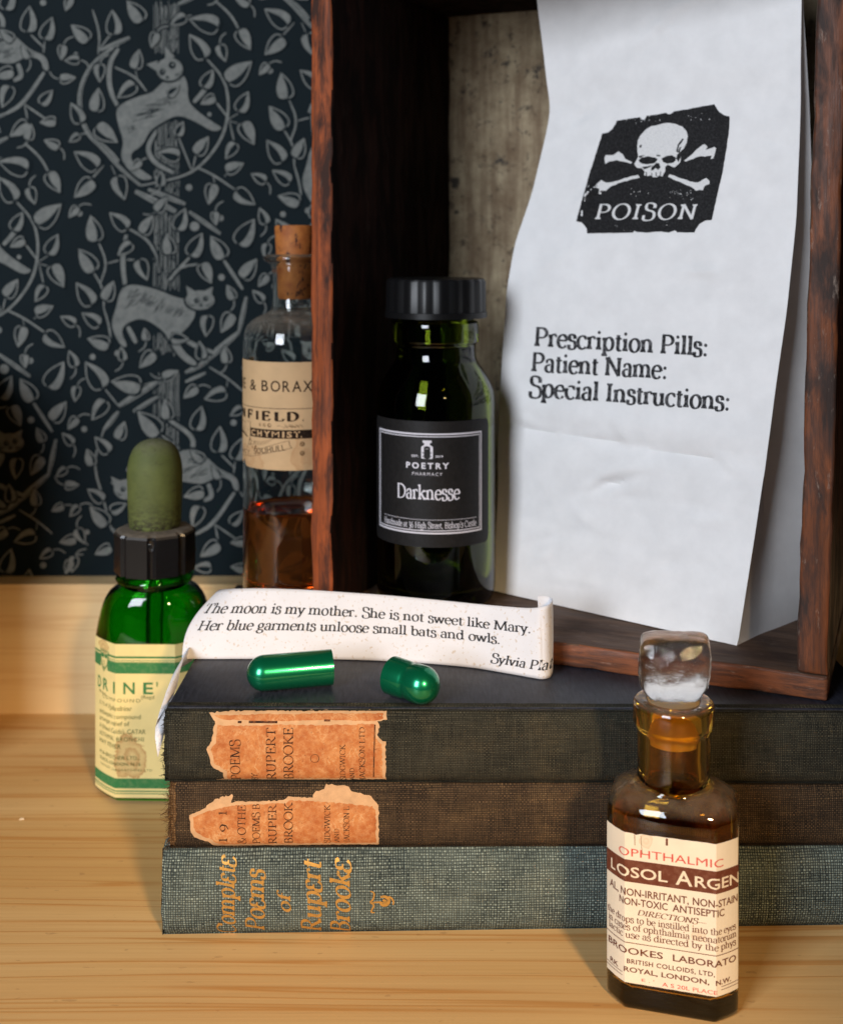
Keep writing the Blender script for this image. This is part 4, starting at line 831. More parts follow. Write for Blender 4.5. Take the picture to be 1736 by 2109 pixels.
for txt, a, b_, t, cap, st, kw in (('BRAND', -2.10, -1.60, 1.92, .085, 'sans', {'ang': -.12}), ('COMPOUND', -1.84, -.17, 2.06, .12, 'sans', {'track': .35, 'weight': .006}), ("(Regd", -.14, .32, 1.93, .12, 'serif', {}), ('0.75% of'.replace('%', ''), -2.08, -1.52, 2.34, .13, 'serif', {'slant': .2}), ('Ephedrine', -1.47, -.5, 2.36, .15, 'serif', {'slant': .25, 'weight': 1.2}),
        ('antiseptic compound', -2.06, -.16, 2.65, .155, 'sans', {}), ('prompt relief of', -2.05, -.56, 2.90, .155, 'sans', {}), ('A (Head Colds), CATAR', -2.06, .02, 3.18, .16, 'sans', {}), ('ASTHMA, BRONCHI', -2.06, -.05, 3.45, .15, 'sans', {'track': .12, 'weight': .008}), ('HAY FEVER', -2.05, -.87, 3.71, .15, 'sans', {'track': .12, 'weight': .008}),
        ('M & BROTHER LTD.,', -2.04, -.2, 4.10, .13, 'sans', {'weight': .01}), ('PLACE, LONDON, N.16', -2.02, -.16, 4.31, .11, 'sans', {'weight': .008}), ('TANGAR LABORATORIES LTD', -2.0, .25, 4.50, .07, 'sans', {'track': .2})):
    if '(Regd' in txt: st = 'sans'
    P.text(txt, a, b_, T0 - t, cap, st, **kw)
P.build('small_lettering', M['olive_ink'], lab)

# --- corked clear bottle beside the crate
BT = BOOK_TOP + .012
M['clear_glass'] = glass('clear_bottle_glass', (.93, .97, .96), .012, dust=.55, dust_col=(.20, .16, .12))
cb = empty('corked_bottle', (-4.70, 45.0, BT)); tag(cb, 'clear glass bottle with a cork, brown liquid and a tan paper label, beside the crate', 'bottle')
def zz(z): return z - BT
prof_o = smooth_prof([(0, zz(6.47)), (1.5, zz(6.46)), (1.82, zz(6.5)), (1.9, zz(6.75)), (1.9, zz(9.5)), (1.9, zz(12.5)), (1.9, zz(15.7)), (1.9, zz(16.25)), (1.82, zz(16.75)), (1.45, zz(17.1)), (.95, zz(17.28)), (.82, zz(17.5)), (.80, zz(18.3)), (.84, zz(18.95)), (.98, zz(19.12)), (1.16, zz(19.2)), (1.18, zz(19.32)), (1.08, zz(19.42)), (.80, zz(19.44))], 2)
prof_i = smooth_prof([(.70, zz(19.42)), (.66, zz(18.8)), (.64, zz(17.6)), (.74, zz(17.15)), (1.35, zz(16.92)), (1.66, zz(16.55)), (1.72, zz(16.1)), (1.72, zz(12)), (1.72, zz(7.1)), (1.5, zz(6.85)), (0, zz(6.8))], 2)
lathe_obj('glass_body', prof_o + prof_i, M['clear_glass'], cb, 72, 50)
def liquid(name, col, dens):
    b = NB(name); b.set('Base Color', (.93, .30, .055)); b.set('Transmission Weight', .945); b.set('Roughness', 0.02); b.set('IOR', 1.36)
    va = b.n('ShaderNodeVolumeAbsorption'); va.inputs['Color'].default_value = (*col, 1); va.inputs['Density'].default_value = dens; b.l(va.outputs[0], b.nt.nodes['Material Output'].inputs['Volume']); return b.m
M['liquid'] = liquid('brown_liquid', (.92, .32, .05), 12)
lathe_obj('liquid', [(0, .42), (1.4, .46), (1.70, .68), (1.735, 1.0), (1.735, zz(10.12)), (1.70, zz(10.06)), (1.60, zz(10.03)), (0, zz(10.03))], M['liquid'], cb, 64, 50)
lathe_obj('cork', [(0, zz(17.75)), (.58, zz(17.78)), (.63, zz(17.9)), (.685, zz(19.3)), (.74, zz(20.44)), (.70, zz(20.5)), (0, zz(20.52))], cork(), cb, 48, 50)
LZ0, LZ1 = zz(11.75), zz(15.62)
M['label_tan'] = paper('stained_tan_label', (.66, .44, .235), mottle=.16, rough=.7, bump=.12, bscale=.9, stains=((.62, 0, .5 + LZ0, .5, .9), (-1.5, 0, LZ0 + .3, .6, .5)), stain_col=(.42, .20, .075), stain_amt=.5)
cf = wrap_cyl(1.904, -6.0)
S = lambda deg: R(deg) * 1.904
P = Print(cf, .003)
P.poly(torn([(S(-100), LZ0 + .2), (S(-70), LZ0 + .1), (S(-62), LZ0 + .12), (S(-59), LZ0 + .26), (S(-55), LZ0 + .2), (S(-50), LZ0 + .03), (S(0), LZ0), (S(60), LZ0), (S(60), LZ1), (S(-100), LZ1)], .06, .006, 3), 0)
lab = None
def grid_label(f, s0, s1, z0, z1, edge, n=60):
    mb = MB(); vs = []; fs = []
    for i in range(n + 1):
        s = s0 + (s1 - s0) * i / n; vs += [f(s, z0 + edge(s, 0), .004), f(s, z1 - edge(s, 1), .004)]
    for i in range(n): fs.append((2 * i, 2 * i + 2, 2 * i + 3, 2 * i + 1))
    mb.add(vs, fs); return mb
def cedge(s, top):
    q = math.degrees(s / 1.904); e = .012 * noise.noise(Vector((s * 6, top * 3, 2)))
    if not top: e += .11 if q < -66 else 0; e += .24 * math.exp(-((q + 60) / 4) ** 2)
    return e + .01
lab = grid_label(cf, S(-105), S(60), LZ0, LZ1, cedge, 140).build('label', M['label_tan'], cb, True)
M['brown_ink'] = ink('brown_black_ink', (.018, .010, .006), .15, (.22, .12, .06), scale=9)
M['brown_ink_pale'] = ink('pale_brown_ink', (.12, .065, .03), .4, (.40, .24, .11), scale=7)
M['tan_ink'] = ink('bare_tan_letter', (.62, .40, .21), .25, (.3, .17, .08), scale=9)
P = Print(cf, .010); T = LZ1
for ch, a, b_ in (('N', -87, -74), ('E', -69, -62), ('&', -50.5, -40), ('B', -32, -23.5), ('O', -20.5, -9.5), ('R', -7, 1), ('A', 3.4, 13.2), ('X', 15, 25)): P.text(ch, S(a + 6), S(b_ + 6), T - 1.06, .385, 'sans', weight=.006)
P.rect(S(-95), S(50), T - 1.675, T - 1.655)
for ch, a, b_ in (('N', -78, -62), ('F', -56, -46), ('I', -41, -35.5), ('E', -32, -21), ('L', -16.5, -5.5), ('D', -2.8, 10), ('.', 14, 16)): P.text(ch, S(a + 6), S(b_ + 6), T - 2.10, .315, 'serif', weight=2.6, contrast=1.2)
P.rect(S(-50 + 6), S(45), T - 2.73, T - 2.42)
P.line([(S(-44.5), T - 2.18), (S(-44), T - 2.7), (S(-47), T - 2.95), (S(-51), T - 3.2)], .022, step=.1); P.line([(S(-80), T - 2.62), (S(-62), T - 2.67), (S(-50), T - 2.78)], .07, step=.1, taper=True)
for k, (a, r) in enumerate(((-28, .05), (-22, .06), (-16, .075))): P.dot(S(a), T - 2.27, r, 1); P.dot(S(a) + .015, T - 2.26, r * .6, 2, .001)
for k in (0, 1): P.dot(S(20), T - 2.92 - k * .33, .09, 1); [P.line([(S(20) - .05 + q * .04, T - 2.86 - k * .33), (S(20) - .05 + q * .04, T - 2.98 - k * .33)], .012, 2, .001) for q in range(3)]
for q in range(22): 
    x = S(-38 + q * 2.1); P.line([(x, T - 2.98 + q * .012 - .10 * math.sin(q * .3)), (x + .05, T - 2.86 + q * .010 - .04 * math.sin(q * .3))], .012, 1)
P.line([(S(-36), T - 3.28), (S(-20), T - 3.05), (S(0), T - 2.84), (S(6), T - 2.80)], .014, 1, step=.1); P.line([(S(6), T - 2.80), (S(6.5), T - 2.95), (S(9), T - 3.06)], .018, step=.05); P.line([(S(9), T - 3.06), (S(-5), T - 3.16), (S(-40), T - 3.44), (S(-75), T - 3.52)], .014, 1, step=.1)
for q in range(16): a = rnd.uniform(-45, -33); P.dot(S(a), T - 2.85 - rnd.random() * .3, rnd.uniform(.015, .04), 1)
for q in range(14): a = rnd.uniform(-85, -48); y = rnd.uniform(2.15, 2.62); P.line([(S(a), T - y), (S(a + 3), T - y - .06)], .018, 1)
for q in range(18): a = rnd.uniform(-8, 18); P.line([(S(a), T - 2.2 - rnd.random() * .1), (S(a + 4), T - 2.26 - rnd.random() * .1)], .012, 1)
P.text('SOLIHULL', S(-37), S(3), T - 3.36, .21, 'sans', ang=.17); P.text('ACY.', S(-68), S(-43), T - 3.42, .16, 'sans', mi=1, ang=.02)
for ch, a, b_ in (('C', -47, -40), ('H', -37, -30.5), ('Y', -28, -20), ('M', -18, -9.5), ('I', -6.3, -4), ('S', -1.5, 4), ('T', 6, 12.5), (',', 13.5, 14.5)): P.text(ch, S(a + 5), S(b_ + 5), T - 2.68, .20, 'sans', mi=2, lift=.003, weight=.03)
P.build('lettering', [M['brown_ink'], M['brown_ink_pale'], M['tan_ink']], lab)

# --- very dark green bottle in the crate
M['dark_glass'] = glass('dark_green_bottle_glass', (.16, .22, .012), .02, bump=.02)
DX, DY, DR = .52, 43.25, 2.12
db = empty('black_label_bottle', (DX, DY, FLOOR_Z)); tag(db, 'dark green bottle with a black screw cap and black label, standing inside the crate', 'bottle')
dz = lambda py, Y=DY: at(898, py, Y).z - FLOOR_Z
zc0, zc1 = dz(652), dz(572); zn0, zn1 = dz(706), dz(660); zs = dz(868); zl0, zl1 = dz(1128, DY - DR), dz(868, DY - DR)
po = smooth_prof([(0, .12), (1.5, .03), (1.95, .03), (2.10, .3), (2.12, .9), (2.12, 3), (2.12, dz(850)), (2.11, dz(822)), (2.04, dz(800)), (1.86, dz(777)), (1.58, dz(752)), (1.43, dz(738)), (1.40, dz(722)), (1.40, zn0), (1.50, zn0 + .04), (1.53, zn0 + .12), (1.53, zn1 - .06), (1.47, zn1), (1.3, zn1 + .05), (1.3, zc1 - .3), (.95, zc1 - .3)], 2)
pi = smooth_prof([(.92, zc1 - .35), (1.0, zn0), (1.1, dz(728)), (1.35, dz(748)), (1.70, dz(790)), (1.85, dz(835)), (1.86, 3), (1.86, .8), (1.6, .5), (0, .6)], 2)
lathe_obj('glass_body', po + pi, M['dark_glass'], db, 80, 50)
mb = MB(); rings = []; n = 20
for z, s_, fl in ((zc0, 1.0, 0), (zc0 + .02, 1.0, 0), (zc0 + .20, 1.0, 0), (zc0 + .21, .985, 1), (zc1 - .12, .975, 1), (zc1 - .02, .94, .6), (zc1, .90, 0)):
    q = []
    for i in range(n):
        for f_ in (-.4, -.15, .15, .4):
            a = 2 * math.pi * (i + f_) / n + .08; r = 1.82 * s_ * (1 - (.03 * fl if abs(f_) > .3 else 0)); q.append((r * math.cos(a), r * math.sin(a), z))
    rings.append(q)
mb.add(*loft(rings)); mb.build('cap', M['cap_black'], db, True, 28)
M['label_black'] = paper('black_label_paper', (.016, .015, .015), mottle=.4, rough=.5, bump=.5, bscale=7)
M['white_ink'] = plain('white_label_ink', (.72, .70, .76), .6)
df = wrap_cyl(DR + .002, -11.0); SA = lambda deg: R(deg) * DR
mb = MB(); vs = []; fs = []; n = 90; s0_, s1_ = -SA(69), SA(69)
for i in range(n + 1):
    s = s0_ + (s1_ - s0_) * i / n; e = min(s - s0_, s1_ - s); cr = .22; d = 0 if e > cr else cr - math.sqrt(max(0, cr * cr - (cr - e) ** 2))
    vs += [df(s, zl0 + d, .006), df(s, zl1 - d, .006)]
for i in range(n): fs.append((2 * i, 2 * i + 2, 2 * i + 3, 2 * i + 1))
mb.add(vs, fs); lab = mb.build('label', M['label_black'], db, True)
P = Print(df, .012); H = zl1 - zl0; tt = lambda px: zl1 - (px - 865) / 263 * H
w = SA(57.5)
def frame(w, t0, t1, th):
    P.rect(-w, w, tt(t0) - th, tt(t0)); P.rect(-w, w, tt(t1), tt(t1) + th); P.rect(-w, -w + th, tt(t1), tt(t0), 0, .001); P.rect(w - th, w, tt(t1), tt(t0), 0, .001)
frame(w, 890, 1100, .055); frame(w - .095, 896, 1094, .03)
cx = SA(2.0)
bt = [(-.20, .0), (-.20, .36), (-.15, .41), (-.10, .43), (-.10, .50), (-.155, .52), (-.155, .59), (.155, .59), (.155, .52), (.10, .50), (.10, .43), (.15, .41), (.20, .36), (.20, .0), (.17, -.03), (-.17, -.03)]
P.poly([(cx + x, tt(941) + y) for x, y in bt])
P.text('POETRY', cx - .75, cx + .75, tt(963.5), .19, 'sans', weight=.035, track=.45); P.text('PHARMACY', cx - .52, cx + .52, tt(978), .105, 'sans', weight=.02, track=.35)
P.text('EST.', cx - .54, cx - .28, tt(940), .07, 'sans', weight=.02); P.text('2019', cx + .28, cx + .54, tt(940), .07, 'sans', weight=.02)
P.text('Darknesse', cx - 1.14, cx + 1.14, tt(1028), .47, weight=1.35, contrast=.8)
for i in range(64): x = cx - 1.78 + i * 3.56 / 63; P.dot(x, tt(1070.5), .016, 0, 0, 6)
P.text("Handmade at 36 High Street, Bishop's Castle", cx - 1.80, cx + 1.80, tt(1088), .20, weight=1.15, contrast=.75)
P.build('lettering', M['white_ink'], lab)
P = Print(df, .016); y = tt(941)
P.dot(cx, y + .30, .07, n=18); P.rect(cx - .035, cx + .035, y + .20, y + .25)
for s_ in (-1, 1): P.line([(cx - .14 * s_, y + .05), (cx + .14 * s_, y + .17)], .022); [P.dot(cx + k * .145, y + .11 + s_ * .065 * k, .018, 0, 0, 8) for k in (-1, 1)]
P.build('bottle_emblem', M['label_black'], lab)
P = Print(df, .018); [P.dot(cx + k * .028, y + .30, .013, 0, 0, 8) for k in (-1, 1)]; P.build('emblem_eyes', M['white_ink'], lab)

def frosted_glass():
    b = NB('worn_stopper_glass'); v = b.coord(); b.set('Base Color', (.97, .96, .94)); b.set('Transmission Weight', 1.0); b.set('IOR', 1.5)
    n1 = b.noise(v, 1.6, 4, .6); n2 = b.noise(v, 5, 5, .7); b.set('Roughness', b.ramp(n1, [(.4, .0), (.7, .05)])); b.bump(b.math('ADD', n1, b.math('MULTIPLY', n2, .35)), .55, .08)
    d = b.n('ShaderNodeBsdfDiffuse'); d.inputs['Color'].default_value = (.62, .59, .55, 1); f = b.ramp(n2, [(.52, .0), (.72, .10)])
    mx = b.n('ShaderNodeMixShader'); b.l(f, mx.inputs[0]); b.l(b.b.outputs[0], mx.inputs[1]); b.l(d.outputs[0], mx.inputs[2]); b.l(mx.outputs[0], b.nt.nodes['Material Output'].inputs['Surface']); return b.m
def ground_glass():
    b = NB('ground_glass_shank'); v = b.coord(); f = b.noise(b.coord((1, 1, 3)), 2.5, 4, .6); b.set('Base Color', b.mix(b.ramp(f, [(.35, 0.), (.65, 1.)]), (.98, .86, .58), (1.0, .95, .80))); b.set('Roughness', .32); b.set('Transmission Weight', .90); b.set('Subsurface Weight', .0); b.bump(f, .4, .02); return b.m
# --- small amber bottle with a glass stopper in front
M['amber_glass'] = glass('amber_bottle_glass', (.93, .52, .06), .02, dust=.40, dust_col=(.26, .20, .14), bump=.06)
AX, AY, AHX, AHY, ACH = 6.70, 32.28, 1.67, 1.22, .52
ab = empty('stoppered_bottle', (AX, AY, 0), R(-15.8)); tag(ab, 'small dusty amber glass bottle with a clear square stopper, in front of the books', 'bottle')
def ashell(d, z0, zn):
    rs = [gring(z0, (AHX - d) * .93, (AHY - d) * .92, (ACH - d * .3), .85), gring(z0 + .06, (AHX - d) * .985, (AHY - d) * .98, (ACH - d * .3), .85), gring(z0 + .2, AHX - d, AHY - d, ACH - d * .3, .85), gring(4.75, AHX - d, AHY - d, ACH - d * .3, .85)]
    for z, k, ch in ((5.0, .995, .8), (5.2, .97, .7), (5.36, .90, .5), (5.46, .78, .3), (5.53, .66, .1)):
        hx, hy = (AHX - d) * k, (AHY - d) * (k * .97 + .03 * 1); hx = max(hx, .98 - d * .5); hy = max(hy, .98 - d * .5); rs.append(gring(z - d * .5, hx, hy, min(min(hx, hy) - .003, (ACH - d * .3) + (1 - k) * 1.6), ch))
    for z, r in zn: rs.append(gring(z, r, r, r - .002, 0))
    return rs
outer = ashell(0, 0, [(5.60, .985), (5.72, .95), (6.2, .945), (6.85, .95), (7.02, .97), (7.06, 1.03), (7.14, 1.07), (7.56, 1.07), (7.66, 1.05), (7.72, .98), (7.72, .72)])
inner = ashell(.24, .45, [(5.5, .70), (5.8, .66), (6.3, .62), (7.0, .655), (7.70, .70)])
mb = MB(); vs, fs = loft(outer + inner[::-1], True, False); n_ = len(outer[0]); fs.append(tuple(range(len(vs) - n_, len(vs)))); mb.add(vs, fs)
mb.build('glass_body', M['amber_glass'], ab, True, 50, recalc=True)
M['stopper_glass'] = frosted_glass()
lathe_obj('stopper_shank', [(0, 6.55), (.50, 6.57), (.60, 6.62), (.635, 7.0), (.69, 7.7), (.60, 7.80), (0, 7.80)], ground_glass(), ab, 40, 40)
def stopper_shape():
    bm = bmesh.new(); bmesh.ops.create_cube(bm, size=2.0); bmesh.ops.subdivide_edges(bm, edges=bm.edges[:], cuts=13, use_grid_fill=True)
    for q in bm.verts:
        x, y, z = q.co; rx = 1 - .10 * (z * z) ** 1.5 - .06 * abs(y) ** 4
        e = lambda a: math.copysign(abs(a) ** 1.0, a)
        r_ = (abs(x) ** 7 + abs(y) ** 7 + abs(z) ** 7) ** (1 / 7); x, y, z = x / r_, y / r_, z / r_
        low = max(0, min(1, (-z - .35) / .65)); X = x * (.92 - .30 * low ** 1.3); Y = y * (.50 - .08 * low) + math.copysign(.20, y) * (1 - min(1, abs(x)) ** 2) * (1 - min(1, abs(z)) ** 2) * (abs(y) > .6)
        P_ = Vector((x * 1.5, y * 1.2, z * 1.5)); f1 = noise.noise(P_ * 1.1 + Vector((3, 1, 8))); f2 = noise.cell(P_ * 1.6 + Vector((2, 2, 5))); f3 = noise.noise(P_ * 3.4)
        d = 1 + .055 * f1 + .035 * f3
        q.co = (X * d + .03 * z, Y * (d + .05 * f3), z * .86 * (1 + .03 * f1) + .03 * x)
    bmesh.ops.translate(bm, verts=bm.verts, vec=(0.02, 0, 8.58)); bmesh.ops.scale(bm, verts=bm.verts, vec=(CM, CM, CM))
    me = bpy.data.meshes.new('stopper'); bm.to_mesh(me); bm.free(); o = link_mesh('stopper', me, M['stopper_glass'], ab, True); o.rotation_euler = (0, 0, R(9)); return o
stopper_shape()
loop = rrect(AHX, AHY, ACH, 6, .85); pfa, tota, cuma, s0a = perim(loop); acuts = corner_cuts(cuma, s0a, tota)
def am_f(s, z, h): x, y = pfa(s, h); return (x, y, z)
M['label_cream'] = paper('cream_label_paper', (.76, .66, .50), mottle=.10, rough=.6, bump=.1, bscale=1.2, stains=((.72, 0, 2.2, .22, .16), (-.6, 0, 4.45, .16, .2)), stain_col=(.48, .30, .14), stain_amt=.45)
M['maroon_ink'] = ink('maroon_label_ink', (.125, .036, .018), .22, (.32, .16, .10), scale=7); M['red_ink'] = ink('red_label_ink', (.56, .075, .055), .35, (.66, .35, .25), scale=7); M['cream_ink'] = ink('bare_cream_letter', (.74, .62, .45), .2, (.4, .22, .15), scale=9)
T0 = 4.60; ZB = .72
mb = MB(); vs = []; fs = []; n = 110
ss = sorted([-2.6 + 5.3 * i / n for i in range(n + 1)] + [c for c in acuts if -2.6 < c < 2.7]); n = len(ss) - 1
for s in ss:
    vs += [am_f(s, ZB + .008 * noise.noise(Vector((s * 5, 0, 0))), .004), am_f(s, T0 + .012 * noise.noise(Vector((s * 5, 3, 0))) + (.03 * math.exp(-((s + .85) / .05) ** 2) * -1), .004)]
for i in range(n): fs.append((2 * i, 2 * i + 2, 2 * i + 3, 2 * i + 1))
mb.add(vs, fs); lab = mb.build('label', M['label_cream'], ab)
P = Print(am_f, .010); P.cuts = acuts; k_ = (T0 - ZB) / 3.85
def ty(t): return T0 - t * k_
P.rect(-2.5, 2.6, ty(1.26), ty(.69), 0, 0, .05)
P.text('OPHTHALMIC', -1.36, 1.37, ty(.60), .205, 'sans', mi=1, weight=.004)
P.line([(-.08, ty(.02)), (-.08, ty(.2))], .055)
P.line([(-.90, ty(.0)), (-.89, ty(.3))], .018, 3, .002); P.line([(-.74, ty(.03)), (-.72, ty(.33)), (-.7, ty(.5))], .012, 3, .002)
P.text('L', -1.68, -1.50, ty(1.13), .26, 'sans', mi=2, lift=.003, weight=.012); P.text('OSOL', -1.44, -.06, ty(1.13), .26, 'sans', mi=2, lift=.003, weight=.012)
P.text('A', .14, .56, ty(1.15), .36, 'sans', mi=2, lift=.003, weight=.012); P.text('RGEN', .62, 1.92, ty(1.14), .265, 'sans', mi=2, lift=.003, weight=.012)
for txt, a, b_, t, cap, st_, kw in (('AL,', -1.74, -1.38, 1.62, .19, 'sans', {'weight': .014}), ('NON-IRRITANT,', -1.29, .47, 1.61, .185, 'sans', {'weight': .014}), ('NON-STAIN', .57, 1.86, 1.61, .185, 'sans', {'weight': .014}), ('NON-TOXIC', -1.34, -.06, 1.85, .18, 'sans', {'weight': .014}), ('ANTISEPTIC', .06, 1.40, 1.85, .18, 'sans', {'weight': .014}),
        ('DIRECTIONS—', -.84, .90, 2.08, .135, 'serif', {'slant': .25, 'weight': 1.4}), ('the drops to be instilled into the eyes', -1.85, 1.80, 2.30, .165, 'serif', {'weight': 1.2, 'contrast': .75}), ('in cases of ophthalmia neonatorum', -1.80, 1.82, 2.50, .165, 'serif', {'weight': 1.2, 'contrast': .75}), ('lactic use as directed by the phys', -1.78, 1.80, 2.70, .165, 'serif', {'weight': 1.2, 'contrast': .75}),
        ('BROOKES', -1.80, -.18, 3.11, .165, 'sans', {'weight': .012}), ('LABORATO', .07, 1.80, 3.11, .165, 'sans', {'weight': .012}), ('BRITISH COLLOIDS, LTD,', -1.1, 1.12, 3.35, .115, 'sans', {'weight': .02, 'track': .1}), ('RK', -1.72, -1.38, 3.58, .12, 'sans', {'weight': .015}), ('ROYAL, LONDON,', -1.18, .98, 3.57, .125, 'sans', {'weight': .02}), ('N.W.', 1.14, 1.62, 3.57, .125, 'sans', {'weight': .02})):
    P.text(txt, a, b_, ty(t), cap, st_, **kw)
P.rect(-2.3, 2.4, ty(2.83), ty(2.81), 0, 0, .05)
for a, b_ in ((-2.3, -1.24), (1.30, 2.3)):
    for t in (3.62, 3.70): P.rect(a, b_, ty(t + .015), ty(t), 0, 0, .05)
P.text('A S 20L PLACE', -.20, 1.18, ty(3.80), .10, 'sans', mi=1, weight=.004); P.text("E . '", -.72, -.4, ty(3.76), .07, 'sans', mi=1)
P.build('lettering', [M['maroon_ink'], M['red_ink'], M['cream_ink'], ink('label_tear', (.25, .16, .09))], lab)
# ------------------------------------------------------------------ three old books, spines to the front
def leather():
    b = NB('navy_cloth_board'); v = b.coord(); f = b.noise(b.coord((6, .8, 1)), 2.0, 4, .6); g = b.noise(b.coord((1, 6, 1)), 2.0, 3, .6); a = b.noise(v, .5, 4, .6)
    c = b.mix(b.ramp(f, [(.4, 0.), (.6, 1.)]), (.010, .012, .020), (.024, .027, .040)); c = b.mix(b.math('MULTIPLY', b.ramp(a, [(.45, 0.), (.7, 1.)]), .5), c, (.035, .036, .045))
    b.set('Base Color', c); b.set('Roughness', b.ramp(a, [(.3, .38), (.7, .55)])); b.set('Specular IOR Level', .45); b.bump(b.math('ADD', f, b.math('MULTIPLY', g, .4)), .55, .014); return b.m
M['navy_board'] = leather()
M['cloth_black'] = cloth('black_green_spine_cloth', (.004, .005, .004), (.125, .118, .080), .050, (.20, .15, .075), .35, slub=.40)
M['cloth_brown'] = cloth('brown_spine_cloth', (.005, .004, .003), (.20, .125, .065), .056, (.28, .18, .08), .5, slub=.40)
M['cloth_blue'] = cloth('blue_grey_coarse_cloth', (.006, .013, .017), (.44, .54, .47), .072, (.34, .33, .22), .35, slub=.30, bump=1.0)
M['frayed'] = cloth('frayed_cloth_edge', (.06, .03, .012), (.34, .20, .085), .07, None)
def pages():
    b = NB('old_page_edges'); f = b.noise(b.coord((.2, .2, 14)), 1.5, 3, .6); b.set('Base Color', b.mix(f, (.42, .33, .20), (.62, .52, .36))); b.set('Roughness', .9); b.bump(f, .5, .01); return b.m
M['pages'] = pages()
def orange_label():
    b = NB('orange_spine_label'); v = b.coord(); a = b.noise(v, 1.3, 6, .7); g = b.noise(v, 6, 6, .75); vein = b.ramp(b.noise(b.coord((1, 1, .7), loc=(4, 4, 4)), 2.4, 5, .6, 1.2), [(.47, 0.), (.497, 1.), (.51, 1.), (.535, 0.)])
    c = b.mix(b.ramp(a, [(.34, 0.), (.66, 1.)]), (.36, .10, .026), (.53, .21, .065)); c = b.mix(b.math('MULTIPLY', b.ramp(g, [(.45, 0.), (.68, 1.)]), .55), c, (.62, .34, .15))
    c = b.mix(b.math('MULTIPLY', b.math('MULTIPLY', vein, b.ramp(a, [(.45, 0.), (.6, 1.)])), .6), c, (.66, .42, .21)); c = b.mix(b.math('MULTIPLY', b.ramp(b.noise(v, 11, 4, .7), [(.60, 0.), (.70, 1.)]), .6), c, (.16, .05, .02))
    b.set('Base Color', c); b.set('Roughness', .75); b.set('Specular IOR Level', .25); b.bump(g, .5, .015); return b.m
M['label_orange'] = orange_label()
M['label_pale'] = paper('torn_label_rim', (.62, .38, .20), mottle=.25, rough=.85, bump=.4, bscale=3)
M['type_brown'] = ink('worn_dark_type', (.035, .016, .010), .55, (.40, .14, .045), scale=6)
M['gold'] = ink('worn_gold_leaf', (.60, .33, .08), .55, (.20, .17, .09), rough=.42, scale=13)
for n_ in M['gold'].node_tree.nodes:
    if n_.type == 'BSDF_PRINCIPLED': n_.inputs['Metallic'].default_value = .55
class Book:
    """local axes: x along the spine, y away from the viewer, z up; spine face near y = 0"""
    def __init__(self, name, label, x0, x1, y0, depth, z0, th, rz, spine, bowl, cover, spine_m):
        self.root = empty(name, (x0, y0, z0), rz); tag(self.root, label, 'book', 'books stacked under the crate')
        self.L = x1 - x0; self.th = th; self.bowl = bowl; self.x0, self.y0, self.z0, self.rz = x0, y0, z0, rz
        self.depth = depth; BT_ = .24
        seed = len(bpy.data.objects)
        self.seed = seed
        # boards
        for k in (0, 1):
            za, zb = (0, BT_) if k == 0 else (th - BT_, th)
            board('cover_board', 0, self.L, .42, depth, za, zb, cover, self.root, bev=.06, seg=3, cuts=20, warp=.008, seed=seed + k)
        board('page_block', .25, self.L - .25, .5, depth - .3, BT_ + .003, th - BT_ - .003, M['pages'], self.root, bev=.02, cuts=0)
        # spine shell with the hinge grooves
        mb = MB(); NX, NZ = 150, 44; rows = []
        for i in range(NX + 1):
            x = self.L * i / NX; r = []; xe = (1 if i == 0 else -1) if i in (0, NX) else 0
            for j in range(NZ + 1): q_ = self.sp(x, th * j / NZ, 0); r.append((q_[0] + xe * (.03 + .07 * noise.noise(Vector((th * j / NZ * 3.1, seed, i))) + .04 * noise.noise(Vector((th * j / NZ * 11, seed, i)))), q_[1], q_[2]))
            y1 = .50
            for q, (yy, zz_) in enumerate(((.18, th + .012), (.30, th - .045), (.42, th - .035), (.56, th + .012), (.75, th + .016), (.75, th - .05))): r.append((x, yy, zz_ + .006 * noise.noise(Vector((x * 3, yy * 3, seed)))))
            r.append((x, .48, th - .3)); r.append((x, .48, .3))
            for q, (yy, zz_) in enumerate(((.75, .05), (.75, -.004), (.42, .02), (.18, -.004))): r.append((x, yy, zz_))
            rows.append(r)
        mb.add(*loft(rows)); self.spine = mb.build('spine', spine_m, self.root, True, 50, recalc=True)
    def sp(self, x, z, h):
        t = max(0, min(1, z / self.th)); b = self.bowl * (1 - (abs(2 * t - 1)) ** 2.6)
        w = .02 * noise.noise(Vector((x * .6, z * 1.2, self.seed))) + .008 * noise.noise(Vector((x * 3, z * 3, self.seed)))
        e = min(x, self.L - x); w -= .05 * math.exp(-((e - .12) / .12) ** 2) * 0 + (.05 if e < .02 else 0)
        edge = .16 * (abs(2 * t - 1)) ** 8
        return (x, .12 - b - w + edge - h, z)
    def px(self, px, py):                            # photo measure -> (x, z) on the spine
        Y = self.y0 + .1 - self.bowl * .6
        for _ in range(4):
            p = at(px, py, Y); lx = (p.x - self.x0) / math.cos(self.rz); Y = self.y0 + lx * math.sin(self.rz) + .12 - self.bowl * .8
        return lx, p.z - self.z0
    def pr(self, k):
        P = Print(lambda x, y, h: self.sp(x, y, h), k); P.cell = .13; return P
    def uptext(self, P, txt, base, y0, y1, capx, **kw):  # text reading upwards; sketch measure ZB_
        a = self.px(*ZB_(base, y0)); b = self.px(*ZB_(base, y1)); c = self.px(*ZB_(capx, y0)); 
        P.text(txt, a[1] - 0 if False else 0, 1, 0, 1, **kw) if False else None
        L = b[1] - a[1]; cap = abs(a[0] - c[0]); gl, adv = serif_text(txt, **kw)
        for vs, fs in gl: P.shape([(a[0] - y / .66 * cap, a[1] + x / adv * L) for x, y in vs], fs)
ZB_ = zpx(530, 2400, 1.99540)
XR = 13.3
